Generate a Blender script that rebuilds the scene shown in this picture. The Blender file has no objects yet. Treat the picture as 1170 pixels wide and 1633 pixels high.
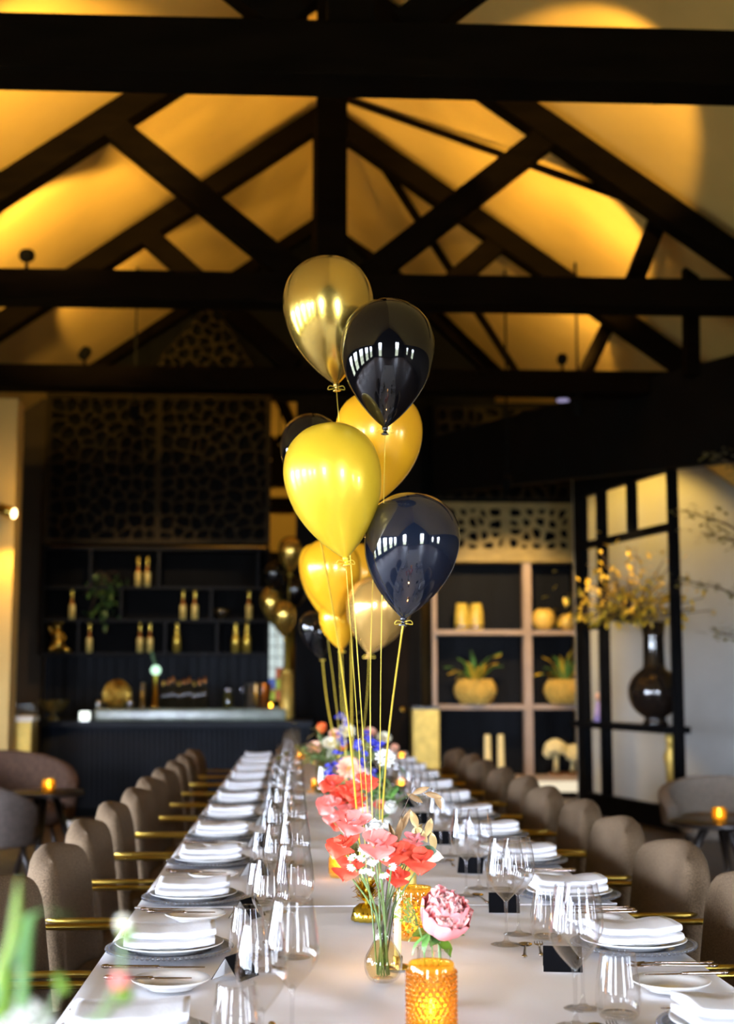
import bpy, bmesh, math, random
from mathutils import Vector, Matrix
random.seed(7)
R = random.Random(11)
PI = math.pi
sc = bpy.context.scene
C = sc.collection

# ------------------------------------------------------------------ camera
FPX = 2200.0
CAM_Z = 1.32
YAW = math.atan(115 / FPX)
PITCH = math.atan(268.5 / FPX)
cam_d = bpy.data.cameras.new('camera')
cam = bpy.data.objects.new('camera', cam_d)
C.objects.link(cam)
cam.location = (0, 0, CAM_Z)
cam.rotation_euler = (PI / 2 + PITCH, 0, -YAW)
cam_d.sensor_fit = 'HORIZONTAL'
cam_d.sensor_width = 24.0
cam_d.lens = FPX / 1170 * 24.0
cam_d.clip_start = 0.05
cam_d.clip_end = 100
cam_d.dof.use_dof = True
cam_d.dof.focus_distance = 2.95
cam_d.dof.aperture_fstop = 2.9
sc.camera = cam
sc.view_settings.view_transform = 'Standard'
sc.view_settings.look = 'None'
sc.view_settings.gamma = 1.0
sc.view_settings.use_curve_mapping = False
sc.view_settings.exposure = 0.0
sc.cycles.use_denoising = True
sc.cycles.max_bounces = 8
sc.cycles.adaptive_threshold = 0.02
sc.cycles.transparent_max_bounces = 40
sc.cycles.caustics_reflective = False
sc.cycles.caustics_refractive = False
sc.cycles.sample_clamp_indirect = 6.0
sc.cycles.sample_clamp_direct = 30.0

# overcast daylight outside, dark ground below the horizon; it enters through the windows
SKY = 142.0
wd = bpy.data.worlds.new('world')
sc.world = wd
wd.use_nodes = True
_n = wd.node_tree
_tc = _n.nodes.new('ShaderNodeTexCoord')
_sx = _n.nodes.new('ShaderNodeSeparateXYZ')
_n.links.new(_tc.outputs['Generated'], _sx.inputs[0])
_mr = _n.nodes.new('ShaderNodeMapRange')
_mr.inputs['From Min'].default_value = -0.10
_mr.inputs['From Max'].default_value = 0.02
_n.links.new(_sx.outputs['Z'], _mr.inputs['Value'])
_mx = _n.nodes.new('ShaderNodeMix')
_mx.data_type = 'RGBA'
_n.links.new(_mr.outputs[0], _mx.inputs['Factor'])
_mx.inputs['A'].default_value = (0.10, 0.11, 0.085, 1)
_mx.inputs['B'].default_value = (0.81, 0.90, 1.08, 1)
_n.links.new(_mx.outputs['Result'], _n.nodes['Background'].inputs[0])
_n.nodes['Background'].inputs[1].default_value = SKY
WARM = (1.0, 0.58, 0.10)

# ------------------------------------------------------------------ image <-> place
_F = Vector((math.sin(YAW) * math.cos(PITCH), math.cos(YAW) * math.cos(PITCH), math.sin(PITCH)))
_R = Vector((math.cos(YAW), -math.sin(YAW), 0))
_U = _R.cross(_F)
def ray(px, py):
    return _F + _R * ((px - 585) / FPX) + _U * ((816.5 - py) / FPX)
def W(px, py, Y):
    d = ray(px, py)
    k = Y / d.y
    return Vector((d.x * k, Y, CAM_Z + d.z * k))
def onz(px, py, z):
    d = ray(px, py)
    k = (z - CAM_Z) / d.z
    return Vector((d.x * k, d.y * k, z))
TZ = 0.74
def T(px, py):
    return onz(px, py, TZ)

# ------------------------------------------------------------------ materials
MATS = {}
def mat(name, col, rough=0.5, metal=0.0, var=0.12, scale=8.0, bump=0.0, bscale=None, coat=0.0, spec=0.5,
        sss=0.0, sheen=0.0, trans=0.0, stretch=None, emis=None, estr=0.0):
    m = bpy.data.materials.new(name)
    m.use_nodes = True
    nt = m.node_tree
    b = nt.nodes['Principled BSDF']
    tc = nt.nodes.new('ShaderNodeTexCoord')
    src = tc.outputs['Object']
    if stretch:
        mp = nt.nodes.new('ShaderNodeMapping')
        mp.inputs['Scale'].default_value = stretch
        nt.links.new(src, mp.inputs['Vector'])
        src = mp.outputs['Vector']
    n = nt.nodes.new('ShaderNodeTexNoise')
    n.inputs['Scale'].default_value = scale
    n.inputs['Detail'].default_value = 4
    nt.links.new(src, n.inputs['Vector'])
    cr = nt.nodes.new('ShaderNodeValToRGB')
    cr.color_ramp.elements[0].position = 0.3
    cr.color_ramp.elements[1].position = 0.7
    cr.color_ramp.elements[0].color = tuple(c * (1 - var) for c in col) + (1,)
    cr.color_ramp.elements[1].color = tuple(min(1, c * (1 + var)) for c in col) + (1,)
    nt.links.new(n.outputs['Fac'], cr.inputs['Fac'])
    nt.links.new(cr.outputs['Color'], b.inputs['Base Color'])
    b.inputs['Roughness'].default_value = rough
    b.inputs['Metallic'].default_value = metal
    b.inputs['Coat Weight'].default_value = coat
    b.inputs['Coat Roughness'].default_value = 0.04
    b.inputs['Specular IOR Level'].default_value = spec
    b.inputs['Sheen Weight'].default_value = sheen
    if sss:
        b.inputs['Subsurface Weight'].default_value = sss
        b.inputs['Subsurface Radius'].default_value = (0.03, 0.015, 0.008)
        b.inputs['Subsurface Scale'].default_value = 0.5
    if emis:
        b.inputs['Emission Color'].default_value = emis + (1,)
        b.inputs['Emission Strength'].default_value = estr
    if bump:
        n2 = nt.nodes.new('ShaderNodeTexNoise')
        n2.inputs['Scale'].default_value = bscale or scale * 6
        n2.inputs['Detail'].default_value = 3
        nt.links.new(src, n2.inputs['Vector'])
        bp = nt.nodes.new('ShaderNodeBump')
        bp.inputs['Strength'].default_value = bump
        bp.inputs['Distance'].default_value = 0.01
        nt.links.new(n2.outputs['Fac'], bp.inputs['Height'])
        nt.links.new(bp.outputs['Normal'], b.inputs['Normal'])
    MATS[name] = m
    return m

def glassmat(name, tint, refl=0.9, base=0.05, rough=0.02, power=3.0, diffuse=0.0, dcol=(1, 1, 1), refr=0.0, rcol=(1, 1, 1)):
    """thin glass: sees through with a tint, mirrors more at grazing angles; diffuse = cloudiness of the glass body"""
    m = bpy.data.materials.new(name)
    m.use_nodes = True
    nt = m.node_tree
    for n in list(nt.nodes):
        nt.nodes.remove(n)
    out = nt.nodes.new('ShaderNodeOutputMaterial')
    tr = nt.nodes.new('ShaderNodeBsdfTransparent')
    tr.inputs[0].default_value = tint + (1,)
    body = tr.outputs[0]
    if diffuse:
        d = nt.nodes.new('ShaderNodeBsdfDiffuse')
        d.inputs[0].default_value = dcol + (1,)
        tl = nt.nodes.new('ShaderNodeBsdfTranslucent')
        tl.inputs[0].default_value = dcol + (1,)
        a = nt.nodes.new('ShaderNodeMixShader')
        a.inputs[0].default_value = 0.6
        nt.links.new(d.outputs[0], a.inputs[1])
        nt.links.new(tl.outputs[0], a.inputs[2])
        x = nt.nodes.new('ShaderNodeMixShader')
        x.inputs[0].default_value = diffuse
        nt.links.new(body, x.inputs[1])
        nt.links.new(a.outputs[0], x.inputs[2])
        body = x.outputs[0]
    if refr:
        gl = nt.nodes.new('ShaderNodeBsdfRefraction')
        gl.inputs['Color'].default_value = rcol + (1,)
        gl.inputs['Roughness'].default_value = 0.02
        gl.inputs['IOR'].default_value = 1.5
        x = nt.nodes.new('ShaderNodeMixShader')
        x.inputs[0].default_value = refr
        nt.links.new(body, x.inputs[1])
        nt.links.new(gl.outputs[0], x.inputs[2])
        body = x.outputs[0]
    g = nt.nodes.new('ShaderNodeBsdfGlossy')
    g.inputs[0].default_value = (1, 1, 1, 1)
    g.inputs['Roughness'].default_value = rough
    lw = nt.nodes.new('ShaderNodeLayerWeight')
    lw.inputs[0].default_value = 0.5
    pw = nt.nodes.new('ShaderNodeMath'); pw.operation = 'POWER'
    nt.links.new(lw.outputs['Facing'], pw.inputs[0])
    pw.inputs[1].default_value = power
    ml = nt.nodes.new('ShaderNodeMath'); ml.operation = 'MULTIPLY_ADD'
    nt.links.new(pw.outputs[0], ml.inputs[0])
    ml.inputs[1].default_value = refl - base
    ml.inputs[2].default_value = base
    mx = nt.nodes.new('ShaderNodeMixShader')
    nt.links.new(ml.outputs[0], mx.inputs[0])
    nt.links.new(body, mx.inputs[1])
    nt.links.new(g.outputs[0], mx.inputs[2])
    nt.links.new(mx.outputs[0], out.inputs[0])
    MATS[name] = m
    return m

def emit(name, col, s):
    m = bpy.data.materials.new(name)
    m.use_nodes = True
    nt = m.node_tree
    nt.nodes.remove(nt.nodes['Principled BSDF'])
    e = nt.nodes.new('ShaderNodeEmission')
    e.inputs[0].default_value = col + (1,)
    e.inputs[1].default_value = s
    nt.links.new(e.outputs[0], nt.nodes['Material Output'].inputs[0])
    MATS[name] = m
    return m

def weave(name, dark, light, k):
    """coarse two-tone tweed"""
    m = mat(name, light, 0.95, var=0.2, scale=30, spec=0.1)
    nt = m.node_tree
    b = nt.nodes['Principled BSDF']
    tc = nt.nodes.new('ShaderNodeTexCoord')
    vals = []
    for sca in ((220, 700, 220), (220, 220, 700)):
        mp = nt.nodes.new('ShaderNodeMapping')
        mp.inputs['Scale'].default_value = sca
        nt.links.new(tc.outputs['Object'], mp.inputs['Vector'])
        w = nt.nodes.new('ShaderNodeTexNoise')
        w.inputs['Scale'].default_value = k / 62
        w.inputs['Detail'].default_value = 2
        nt.links.new(mp.outputs[0], w.inputs['Vector'])
        vals.append(w.outputs['Fac'])
    mu = nt.nodes.new('ShaderNodeMath'); mu.operation = 'MULTIPLY'
    nt.links.new(vals[0], mu.inputs[0]); nt.links.new(vals[1], mu.inputs[1])
    cr = nt.nodes.new('ShaderNodeValToRGB')
    cr.color_ramp.elements[0].color = dark + (1,)
    cr.color_ramp.elements[1].color = light + (1,)
    cr.color_ramp.elements[0].position = 0.12
    cr.color_ramp.elements[1].position = 0.40
    nt.links.new(mu.outputs[0], cr.inputs[0])
    nt.links.new(cr.outputs[0], b.inputs['Base Color'])
    bp = nt.nodes.new('ShaderNodeBump')
    bp.inputs['Strength'].default_value = 0.5
    bp.inputs['Distance'].default_value = 0.003
    nt.links.new(mu.outputs[0], bp.inputs['Height'])
    nt.links.new(bp.outputs[0], b.inputs['Normal'])
    return m

mat('timber', (0.0042, 0.0028, 0.0018), 0.75, var=0.3, scale=3, stretch=(1, 1, 6), bump=0.15, spec=0.02)
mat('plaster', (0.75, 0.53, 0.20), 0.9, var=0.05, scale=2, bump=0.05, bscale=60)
mat('plaster_tan', (0.40, 0.42, 0.42), 0.9, var=0.06, scale=2)
mat('plaster_dark', (0.035, 0.024, 0.014), 0.9, var=0.2, scale=3)
mat('black_paint', (0.004, 0.004, 0.0045), 0.7, var=0.25, scale=4, spec=0.06)
mat('navy_board', (0.007, 0.008, 0.011), 0.6, var=0.35, scale=3, stretch=(3, 3, .6), spec=0.15)
mat('bar_front', (0.007, 0.009, 0.014), 0.55, var=0.3, scale=4, spec=0.18)
mat('floor_wood', (0.075, 0.045, 0.030), 0.5, var=0.3, scale=3, stretch=(6, .6, 1), bump=0.05)
mat('cloth', (0.80, 0.79, 0.81), 0.85, var=0.02, scale=4, bump=0.12, bscale=14)
mat('napkin', (0.74, 0.74, 0.77), 0.9, var=0.02, scale=20, bump=0.1, bscale=160)
mat('china', (0.83, 0.82, 0.80), 0.12, var=0.01, coat=0.6)
mat('steel', (0.62, 0.58, 0.55), 0.12, metal=1.0, var=0.05)
mat('copper_steel', (0.36, 0.28, 0.24), 0.16, metal=1.0, var=0.08)
mat('brass', (0.62, 0.42, 0.09), 0.22, metal=1.0, var=0.1)
mat('gold', (0.78, 0.52, 0.10), 0.28, metal=1.0, var=0.12, scale=20)
mat('gold_foil', (0.80, 0.60, 0.08), 0.15, metal=1.0, var=0.15, scale=40)
mat('gold_matte', (0.75, 0.52, 0.12), 0.45, metal=0.6, var=0.2, scale=14, bump=0.3, bscale=40)
mat('gold_panel', (0.62, 0.42, 0.09), 0.42, metal=0.5, var=0.22, scale=10, bump=0.2)
mat('card_black', (0.004, 0.004, 0.005), 0.8, var=0.1, spec=0.03)
mat('arm_brass', (0.36, 0.24, 0.045), 0.32, metal=1.0, var=0.1)
mat('card_white', (0.8, 0.8, 0.8), 0.8, var=0.02)
mat('lounge_brown', (0.095, 0.055, 0.038), 0.9, var=0.25, scale=40, spec=0.1)
mat('lounge_grey', (0.10, 0.08, 0.07), 0.9, var=0.2, scale=40, spec=0.1)
mat('lounge_beige', (0.22, 0.185, 0.15), 0.9, var=0.15, scale=40, spec=0.1)
weave('tweed', (0.050, 0.031, 0.017), (0.215, 0.150, 0.092), 62)
mat('dark_wood', (0.02, 0.014, 0.011), 0.35, var=0.3, scale=5)
mat('shelf_taupe', (0.34, 0.25, 0.19), 0.5, var=0.1, scale=5)
mat('marble', (0.17, 0.20, 0.16), 0.2, var=0.35, scale=6)
mat('white_lacquer', (0.8, 0.78, 0.72), 0.35, var=0.03)
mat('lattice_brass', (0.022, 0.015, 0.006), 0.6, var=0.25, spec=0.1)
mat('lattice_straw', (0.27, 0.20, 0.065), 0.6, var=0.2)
mat('leaf', (0.10, 0.24, 0.05), 0.45, var=0.25, scale=20, sss=0.1)
mat('leaf_dark', (0.045, 0.10, 0.025), 0.45, var=0.3, scale=20)
mat('leaf_bright', (0.12, 0.22, 0.010), 0.7, var=0.25, scale=20, sss=0.2)
mat('leaf_olive', (0.17, 0.15, 0.03), 0.5, var=0.3, scale=20)
mat('leaf_blue', (0.10, 0.19, 0.09), 0.7, var=0.2, scale=20)
mat('stem', (0.13, 0.20, 0.055), 0.5, var=0.2, scale=30)
mat('twig', (0.06, 0.035, 0.02), 0.7, var=0.3, scale=30)
mat('yellow_leaf', (0.75, 0.50, 0.04), 0.5, var=0.3, scale=15)
mat('coral', (0.86, 0.105, 0.058), 0.6, var=0.25, scale=22, sss=0.1, spec=0.2)
mat('coral_pink', (0.87, 0.23, 0.195), 0.6, var=0.22, scale=22, sss=0.1, spec=0.2)
mat('peony_pink', (0.94, 0.27, 0.27), 0.6, var=0.18, scale=18, sss=0.3, spec=0.2)
mat('peony_pale', (0.95, 0.44, 0.40), 0.6, var=0.12, scale=30, sss=0.3)
mat('petal_white', (0.85, 0.84, 0.76), 0.6, var=0.04, scale=20, sss=0.1)
mat('petal_cream', (0.85, 0.78, 0.58), 0.6, var=0.08, scale=20, sss=0.1)
mat('petal_blush', (0.86, 0.62, 0.60), 0.6, var=0.08, scale=20, sss=0.1)
mat('petal_peach', (0.85, 0.45, 0.30), 0.6, var=0.12, scale=20, sss=0.1)
mat('petal_orange', (0.80, 0.16, 0.03), 0.6, var=0.15, scale=20)
mat('petal_blue', (0.035, 0.04, 0.50), 0.5, var=0.25, scale=20)
mat('pollen', (0.85, 0.58, 0.08), 0.7, var=0.2, scale=40)
mat('dry_leaf', (0.52, 0.38, 0.16), 0.4, metal=0.5, var=0.25, scale=25)
mat('dry_dark', (0.22, 0.13, 0.05), 0.5, metal=0.3, var=0.25, scale=25)
mat('wax', (0.92, 0.72, 0.38), 0.5, var=0.05, sss=0.3)
mat('balloon_gold', (0.76, 0.52, 0.11), 0.20, metal=0.9, var=0.03, scale=3, coat=0.5)
mat('balloon_yellow', (0.88, 0.585, 0.03), 0.30, metal=0.35, var=0.03, scale=3, coat=0.35)
mat('balloon_orange', (0.95, 0.46, 0.015), 0.24, metal=0.15, var=0.03, scale=3, coat=0.5)
mat('balloon_champagne', (0.82, 0.50, 0.14), 0.18, metal=0.7, var=0.03, scale=3, coat=0.5)
mat('balloon_black', (0.0018, 0.002, 0.003), 0.035, var=0.1, scale=3, coat=0.4, spec=0.45)
mat('balloon_navy', (0.006, 0.009, 0.018), 0.06, var=0.1, scale=3, coat=0.6, spec=0.7)
mat('ribbon', (0.90, 0.66, 0.08), 0.28, metal=0.45, var=0.05)
mat('bottle_dark', (0.02, 0.015, 0.008), 0.12, var=0.2, coat=0.5)
mat('bottle_gold', (0.80, 0.58, 0.10), 0.25, metal=0.75, var=0.1)
mat('bottle_label', (0.85, 0.66, 0.20), 0.4, metal=0.2, var=0.1)
mat('copper', (0.75, 0.36, 0.14), 0.25, metal=1.0, var=0.08)
mat('silver', (0.62, 0.62, 0.66), 0.2, metal=1.0, var=0.05)
mat('vase_black', (0.012, 0.008, 0.006), 0.12, var=0.2, coat=0.6)
mat('vase_ochre', (0.62, 0.45, 0.07), 0.35, var=0.25, scale=12, coat=0.3)
mat('vase_yellow', (0.80, 0.52, 0.10), 0.4, var=0.15, scale=12)
mat('coral_gold', (0.85, 0.74, 0.38), 0.5, var=0.15, scale=25, bump=0.4)
mat('figurine_red', (0.45, 0.05, 0.06), 0.4, var=0.2)
mat('figurine_lilac', (0.38, 0.28, 0.55), 0.4, var=0.2)
mat('figurine_skin', (0.75, 0.45, 0.30), 0.5, var=0.1)
mat('water', (0.8, 0.75, 0.5), 0.05)
glassmat('glass', (0.97, 0.97, 0.975), refl=0.95, base=0.06, power=2.3)
glassmat('glass_thick', (0.95, 0.95, 0.95), refl=0.7, base=0.07, power=3.0)
glassmat('glass_grey', (0.78, 0.79, 0.81), refl=0.7, base=0.10, power=2.4, rough=0.08, diffuse=0.22, dcol=(0.5, 0.51, 0.55))
glassmat('glass_amber', (0.96, 0.76, 0.26), refl=0.6, base=0.06, power=2.6, rough=0.03, diffuse=0.18, dcol=(0.88, 0.62, 0.08))
glassmat('hobnail_amber', (0.97, 0.80, 0.30), refl=0.6, base=0.06, power=2.4, rough=0.02, diffuse=0.10, dcol=(0.88, 0.64, 0.08), refr=0.6, rcol=(0.97, 0.78, 0.25))
glassmat('glass_olive', (0.40, 0.36, 0.10), refl=0.7, base=0.08, power=2.2, diffuse=0.3, dcol=(0.25, 0.22, 0.05))
glassmat('glass_water', (0.93, 0.86, 0.62), refl=0.35, base=0.02, power=4)
glassmat('dish_glass', (0.55, 0.48, 0.20), refl=0.8, base=0.15, power=2.0, diffuse=0.2, dcol=(0.5, 0.42, 0.15))
emit('flame', (1.0, 0.74, 0.34), 30)
emit('lamp_glow', (1.0, 0.72, 0.32), 9)
glassmat('window_glass', (0.96, 0.97, 0.98), refl=0.6, base=0.05)
emit('stained_white', (0.86, 1.0, 0.98), .75)
emit('stained_red', (0.9, 0.25, 0.12), 0.5)
emit('stained_green', (0.6, 0.75, 0.12), 0.6)
emit('stained_blue', (0.2, 0.3, 0.9), 0.5)
emit('tap_glow', (0.62, 1.0, 0.72), 1.6)
emit('lantern_glow', (0.92, 1.0, 0.92), 2.2)
emit('plinth_glow', (1.0, 0.86, 0.62), 0.95)

# ------------------------------------------------------------------ mesh building
class MB:
    def __init__(s):
        s.v = []; s.f = []
    def add(s, V, F, M=None):
        o = len(s.v)
        s.v += [tuple(M @ Vector(p)) if M else tuple(p) for p in V]
        s.f += [tuple(i + o for i in f) for f in F]
        return s
    def box(s, c, d, M=None):
        x, y, z = c; a, b, e = d[0] / 2, d[1] / 2, d[2] / 2
        V = [(x + i * a, y + j * b, z + k * e) for i in (-1, 1) for j in (-1, 1) for k in (-1, 1)]
        F = [(0, 1, 3, 2), (4, 6, 7, 5), (0, 4, 5, 1), (2, 3, 7, 6), (0, 2, 6, 4), (1, 5, 7, 3)]
        return s.add(V, F, M)
    def beam(s, p, q, w, h, up=(0, 0, 1)):
        """bar of section w (sideways) x h from p to q"""
        p, q = Vector(p), Vector(q)
        d = (q - p).normalized()
        sd = d.cross(Vector(up))
        if sd.length < 1e-5: sd = Vector((1, 0, 0))
        sd.normalize(); u = sd.cross(d)
        V = [e + sd * (i * w / 2) + u * (j * h / 2) for e in (p, q) for i, j in ((-1, -1), (1, -1), (1, 1), (-1, 1))]
        F = [(3, 2, 1, 0), (4, 5, 6, 7)] + [(i, (i + 1) % 4, (i + 1) % 4 + 4, i + 4) for i in range(4)]
        return s.add(V, F)
    def lathe(s, prof, n=24, c=(0, 0, 0), M=None, sx=1, sy=1):
        V = []; F = []; rows = []
        for r, z in prof:
            if r < 1e-6:
                rows.append([len(V)]); V.append((c[0], c[1], c[2] + z))
            else:
                rows.append(list(range(len(V), len(V) + n)))
                V += [(c[0] + sx * r * math.cos(2 * PI * k / n), c[1] + sy * r * math.sin(2 * PI * k / n), c[2] + z) for k in range(n)]
        for A, B in zip(rows, rows[1:]):
            for k in range(n):
                a, b = A[k % len(A)], A[(k + 1) % n % len(A)]
                e, f = B[k % len(B)], B[(k + 1) % n % len(B)]
                if len(A) == 1 and len(B) == 1: continue
                if len(A) == 1: F.append((a, f, e))
                elif len(B) == 1: F.append((a, b, e))
                else: F.append((a, b, f, e))
        return s.add(V, F, M)
    def tube(s, pts, rad, n=8, cap=True, flat=1.0):
        pts = [Vector(p) for p in pts]
        m = len(pts)
        rads = rad if isinstance(rad, (list, tuple)) else [rad] * m
        V = []; F = []
        ref = None
        for i, p in enumerate(pts):
            t = (pts[min(i + 1, m - 1)] - pts[max(i - 1, 0)]).normalized()
            if ref is None:
                ref = t.cross(Vector((0, 0, 1)) if abs(t.z) < 0.9 else Vector((1, 0, 0))).normalized()
            else:
                ref = (ref - t * ref.dot(t)).normalized()
            bi = t.cross(ref)
            for k in range(n):
                a = 2 * PI * k / n
                V.append(p + ref * (math.cos(a) * rads[i]) + bi * (math.sin(a) * rads[i] * flat))
        for i in range(m - 1):
            for k in range(n):
                F.append((i * n + k, i * n + (k + 1) % n, (i + 1) * n + (k + 1) % n, (i + 1) * n + k))
        if cap:
            F.append(tuple(range(n - 1, -1, -1)))
            F.append(tuple((m - 1) * n + k for k in range(n)))
        return s.add(V, F)
    def ball(s, c, r, n=12, m=8, sc_=(1, 1, 1), M=None):
        pr = [(r * math.sin(PI * i / m), -r * math.cos(PI * i / m)) for i in range(m + 1)]
        pr[0] = (0, -r); pr[-1] = (0, r)
        t = MB().lathe(pr, n)
        V = [(c[0] + x * sc_[0], c[1] + y * sc_[1], c[2] + z * sc_[2]) for x, y, z in t.v]
        return s.add(V, t.f, M)
    def petal(s, M, L, Wd, cup=0.3, curl=0.2, ruffle=0.0, tip=0.6, nl=5, nw=4, ph=0.0):
        """petal growing along +y from the origin, its face towards +z"""
        V = []; F = []
        for i in range(nl + 1):
            t = i / nl
            w = Wd * 0.5 * (math.sin(PI * min(1, t * 0.5 / tip)) ** 0.8 if t < tip else math.cos((t - tip) / (1 - tip) * PI / 2) ** 0.55 if t < 1 else 0.12)
            w = max(w, Wd * 0.06)
            for j in range(nw + 1):
                u = j / nw * 2 - 1
                z = cup * L * t * t * 0.8 + abs(u) ** 2 * w * cup * 1.2 - curl * L * max(0, t - 0.6) ** 2 * 3
                z += ruffle * L * math.sin(u * 5 + ph + t * 3) * t
                V.append((u * w, t * L * (1 - 0.06 * abs(u) ** 3), z))
        for i in range(nl):
            for j in range(nw):
                a = i * (nw + 1) + j
                F.append((a, a + 1, a + nw + 2, a + nw + 1))
        return s.add(V, F, M)
    def build(s, name, m, parent=None, smooth=True, loc=None, rot=None, bevel=0.0, angle=None):
        me = bpy.data.meshes.new(name)
        me.from_pydata(s.v, [], s.f)
        me.validate()
        if bevel:
            bm = bmesh.new(); bm.from_mesh(me)
            es = [e for e in bm.edges if len(e.link_faces) == 2 and e.calc_face_angle() > 0.5]
            bmesh.ops.bevel(bm, geom=es, offset=bevel, segments=2, profile=0.6, affect='EDGES')
            bm.to_mesh(me); bm.free()
        bm = bmesh.new(); bm.from_mesh(me)
        bmesh.ops.recalc_face_normals(bm, faces=bm.faces)
        bm.to_mesh(me); bm.free()
        if smooth:
            me.polygons.foreach_set('use_smooth', [True] * len(me.polygons))
            if angle is not None:
                try: me.set_sharp_from_angle(angle=math.radians(angle))
                except Exception: pass
        me.materials.append(MATS[m] if isinstance(m, str) else m)
        o = bpy.data.objects.new(name, me)
        C.objects.link(o)
        if parent: o.parent = parent
        if loc is not None: o.location = loc
        if rot is not None: o.rotation_euler = rot
        return o

def tag(o, label=None, cat=None, group=None, kind=None):
    if label: o['label'] = label
    if cat: o['category'] = cat
    if group: o['group'] = group
    if kind: o['kind'] = kind
    return o
def thing(name, label, cat, loc=(0, 0, 0), rz=0.0, group=None):
    o = bpy.data.objects.new(name, None)
    o.empty_display_size = 0.05
    C.objects.link(o)
    o.location = loc; o.rotation_euler = (0, 0, rz)
    return tag(o, label, cat, group)
def clone(root, loc, rz, label):
    def cp(o, par):
        c = o.copy(); C.objects.link(c)
        c.parent = par
        for ch in [x for x in KIDS.get(o.name, [])]:
            cp(ch, c)
        return c
    KIDS = {}
    def walk(o):
        KIDS[o.name] = list(o.children)
        for ch in o.children: walk(ch)
    walk(root)
    r = cp(root, None)
    r.location = loc
    r.rotation_euler = (r.rotation_euler[0], r.rotation_euler[1], rz)
    r['label'] = label
    return r
def struct(o):
    o['kind'] = 'structure'
    return o
def smoothstep(a, b, x):
    t = max(0, min(1, (x - a) / (b - a)))
    return t * t * (3 - 2 * t)
def spline(pts, n):
    """catmull-rom through points"""
    P = [Vector(p) for p in pts]
    P = [P[0] * 2 - P[1]] + P + [P[-1] * 2 - P[-2]]
    out = []
    for i in range(1, len(P) - 2):
        for k in range(n):
            t = k / n
            a, b, c, d = P[i - 1], P[i], P[i + 1], P[i + 2]
            out.append(0.5 * ((2 * b) + (c - a) * t + (2 * a - 5 * b + 4 * c - d) * t * t + (3 * b - a - 3 * c + d) * t ** 3))
    out.append(P[-2])
    return out
def pt_light(name, loc, e, col, r, parent=None):
    l = bpy.data.lights.new(name, 'POINT'); l.energy = e; l.color = col; l.shadow_soft_size = r
    o = bpy.data.objects.new(name, l); C.objects.link(o); o.location = loc
    if parent: o.parent = parent
    return o
def spot(name, loc, to, e, col, size, blend=0.4, r=0.04, parent=None):
    l = bpy.data.lights.new(name, 'SPOT'); l.energy = e; l.color = col
    l.spot_size = math.radians(size); l.spot_blend = blend; l.shadow_soft_size = r
    o = bpy.data.objects.new(name, l); C.objects.link(o); o.location = loc
    d = Vector(to) - Vector(loc)
    o.rotation_euler = d.to_track_quat('-Z', 'Y').to_euler()
    if parent: o.parent = parent
    return o
ORD = ['first', 'second', 'third', 'fourth', 'fifth', 'sixth', 'seventh', 'eighth', 'ninth', 'tenth', 'eleventh', 'twelfth', 'thirteenth']
def FX(px, Y): return W(px, 1085, Y).x
def FZ(py, Y): return W(470, py, Y).z

# ================================================================== STRUCTURE
RX = 0.25            # ridge
RZ = 6.74            # underside of the roof boarding at the ridge
SL = 0.70            # slope
XL, XR, Y0, Y1 = -5.9, 6.4, -5.0, 20.0
def roofz(x): return RZ - SL * abs(x - RX)

struct(MB().box(((XL + XR) / 2, (Y0 + Y1) / 2, -0.05), (XR - XL + .4, Y1 - Y0 + .4, 0.1)).build('floor', 'floor_wood', smooth=False))
def roof():
    m = MB()
    t = 0.12
    for a, b in ((XL - .1, RX), (RX, XR + .1)):
        P = [(a, Y0 - .1, roofz(a)), (b, Y0 - .1, roofz(b)), (b, Y1 + .1, roofz(b)), (a, Y1 + .1, roofz(a))]
        V = P + [(x, y, z + t) for x, y, z in P]
        m.add(V, [(3, 2, 1, 0), (4, 5, 6, 7), (0, 1, 5, 4), (1, 2, 6, 5), (2, 3, 7, 6), (3, 0, 4, 7)])
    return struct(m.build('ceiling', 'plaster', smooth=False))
roof()

def gable_wall(name, y, m, thick=0.15, holes=()):
    """end wall up to the roof, built from slabs around window holes (x0,x1,z0,z1) that share one z range"""
    mb = MB()
    xs = sorted({XL, XR, RX} | {h[0] for h in holes} | {h[1] for h in holes})
    for a, b in zip(xs, xs[1:]):
        hh = [h for h in holes if h[0] <= a + 1e-6 and h[1] >= b - 1e-6]
        spans = [(0, None)] if not hh else [(0, hh[0][2]), (hh[0][3], None)]
        for z0, z1 in spans:
            za, zb = (roofz(a), roofz(b)) if z1 is None else (z1, z1)
            P = [(a, z0), (b, z0), (b, zb), (a, za)]
            V = [(x, y - thick / 2, z) for x, z in P] + [(x, y + thick / 2, z) for x, z in P]
            mb.add(V, [(0, 1, 2, 3), (7, 6, 5, 4), (0, 4, 5, 1), (1, 5, 6, 2), (2, 6, 7, 3), (3, 7, 4, 0)])
    return struct(mb.build(name, m, smooth=False))
def side_wall(name, x, m, holes, thick=0.15):
    mb = MB()
    H = roofz(x)
    ys = sorted({Y0, Y1} | {h[0] for h in holes} | {h[1] for h in holes})
    for a, b in zip(ys, ys[1:]):
        hh = [h for h in holes if h[0] <= a + 1e-6 and h[1] >= b - 1e-6]
        for z0, z1 in ([(0, H)] if not hh else [(0, hh[0][2]), (hh[0][3], H)]):
            mb.box((x, (a + b) / 2, (z0 + z1) / 2), (thick, b - a, z1 - z0))
    return struct(mb.build(name, m, smooth=False))
WN = [0]
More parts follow.
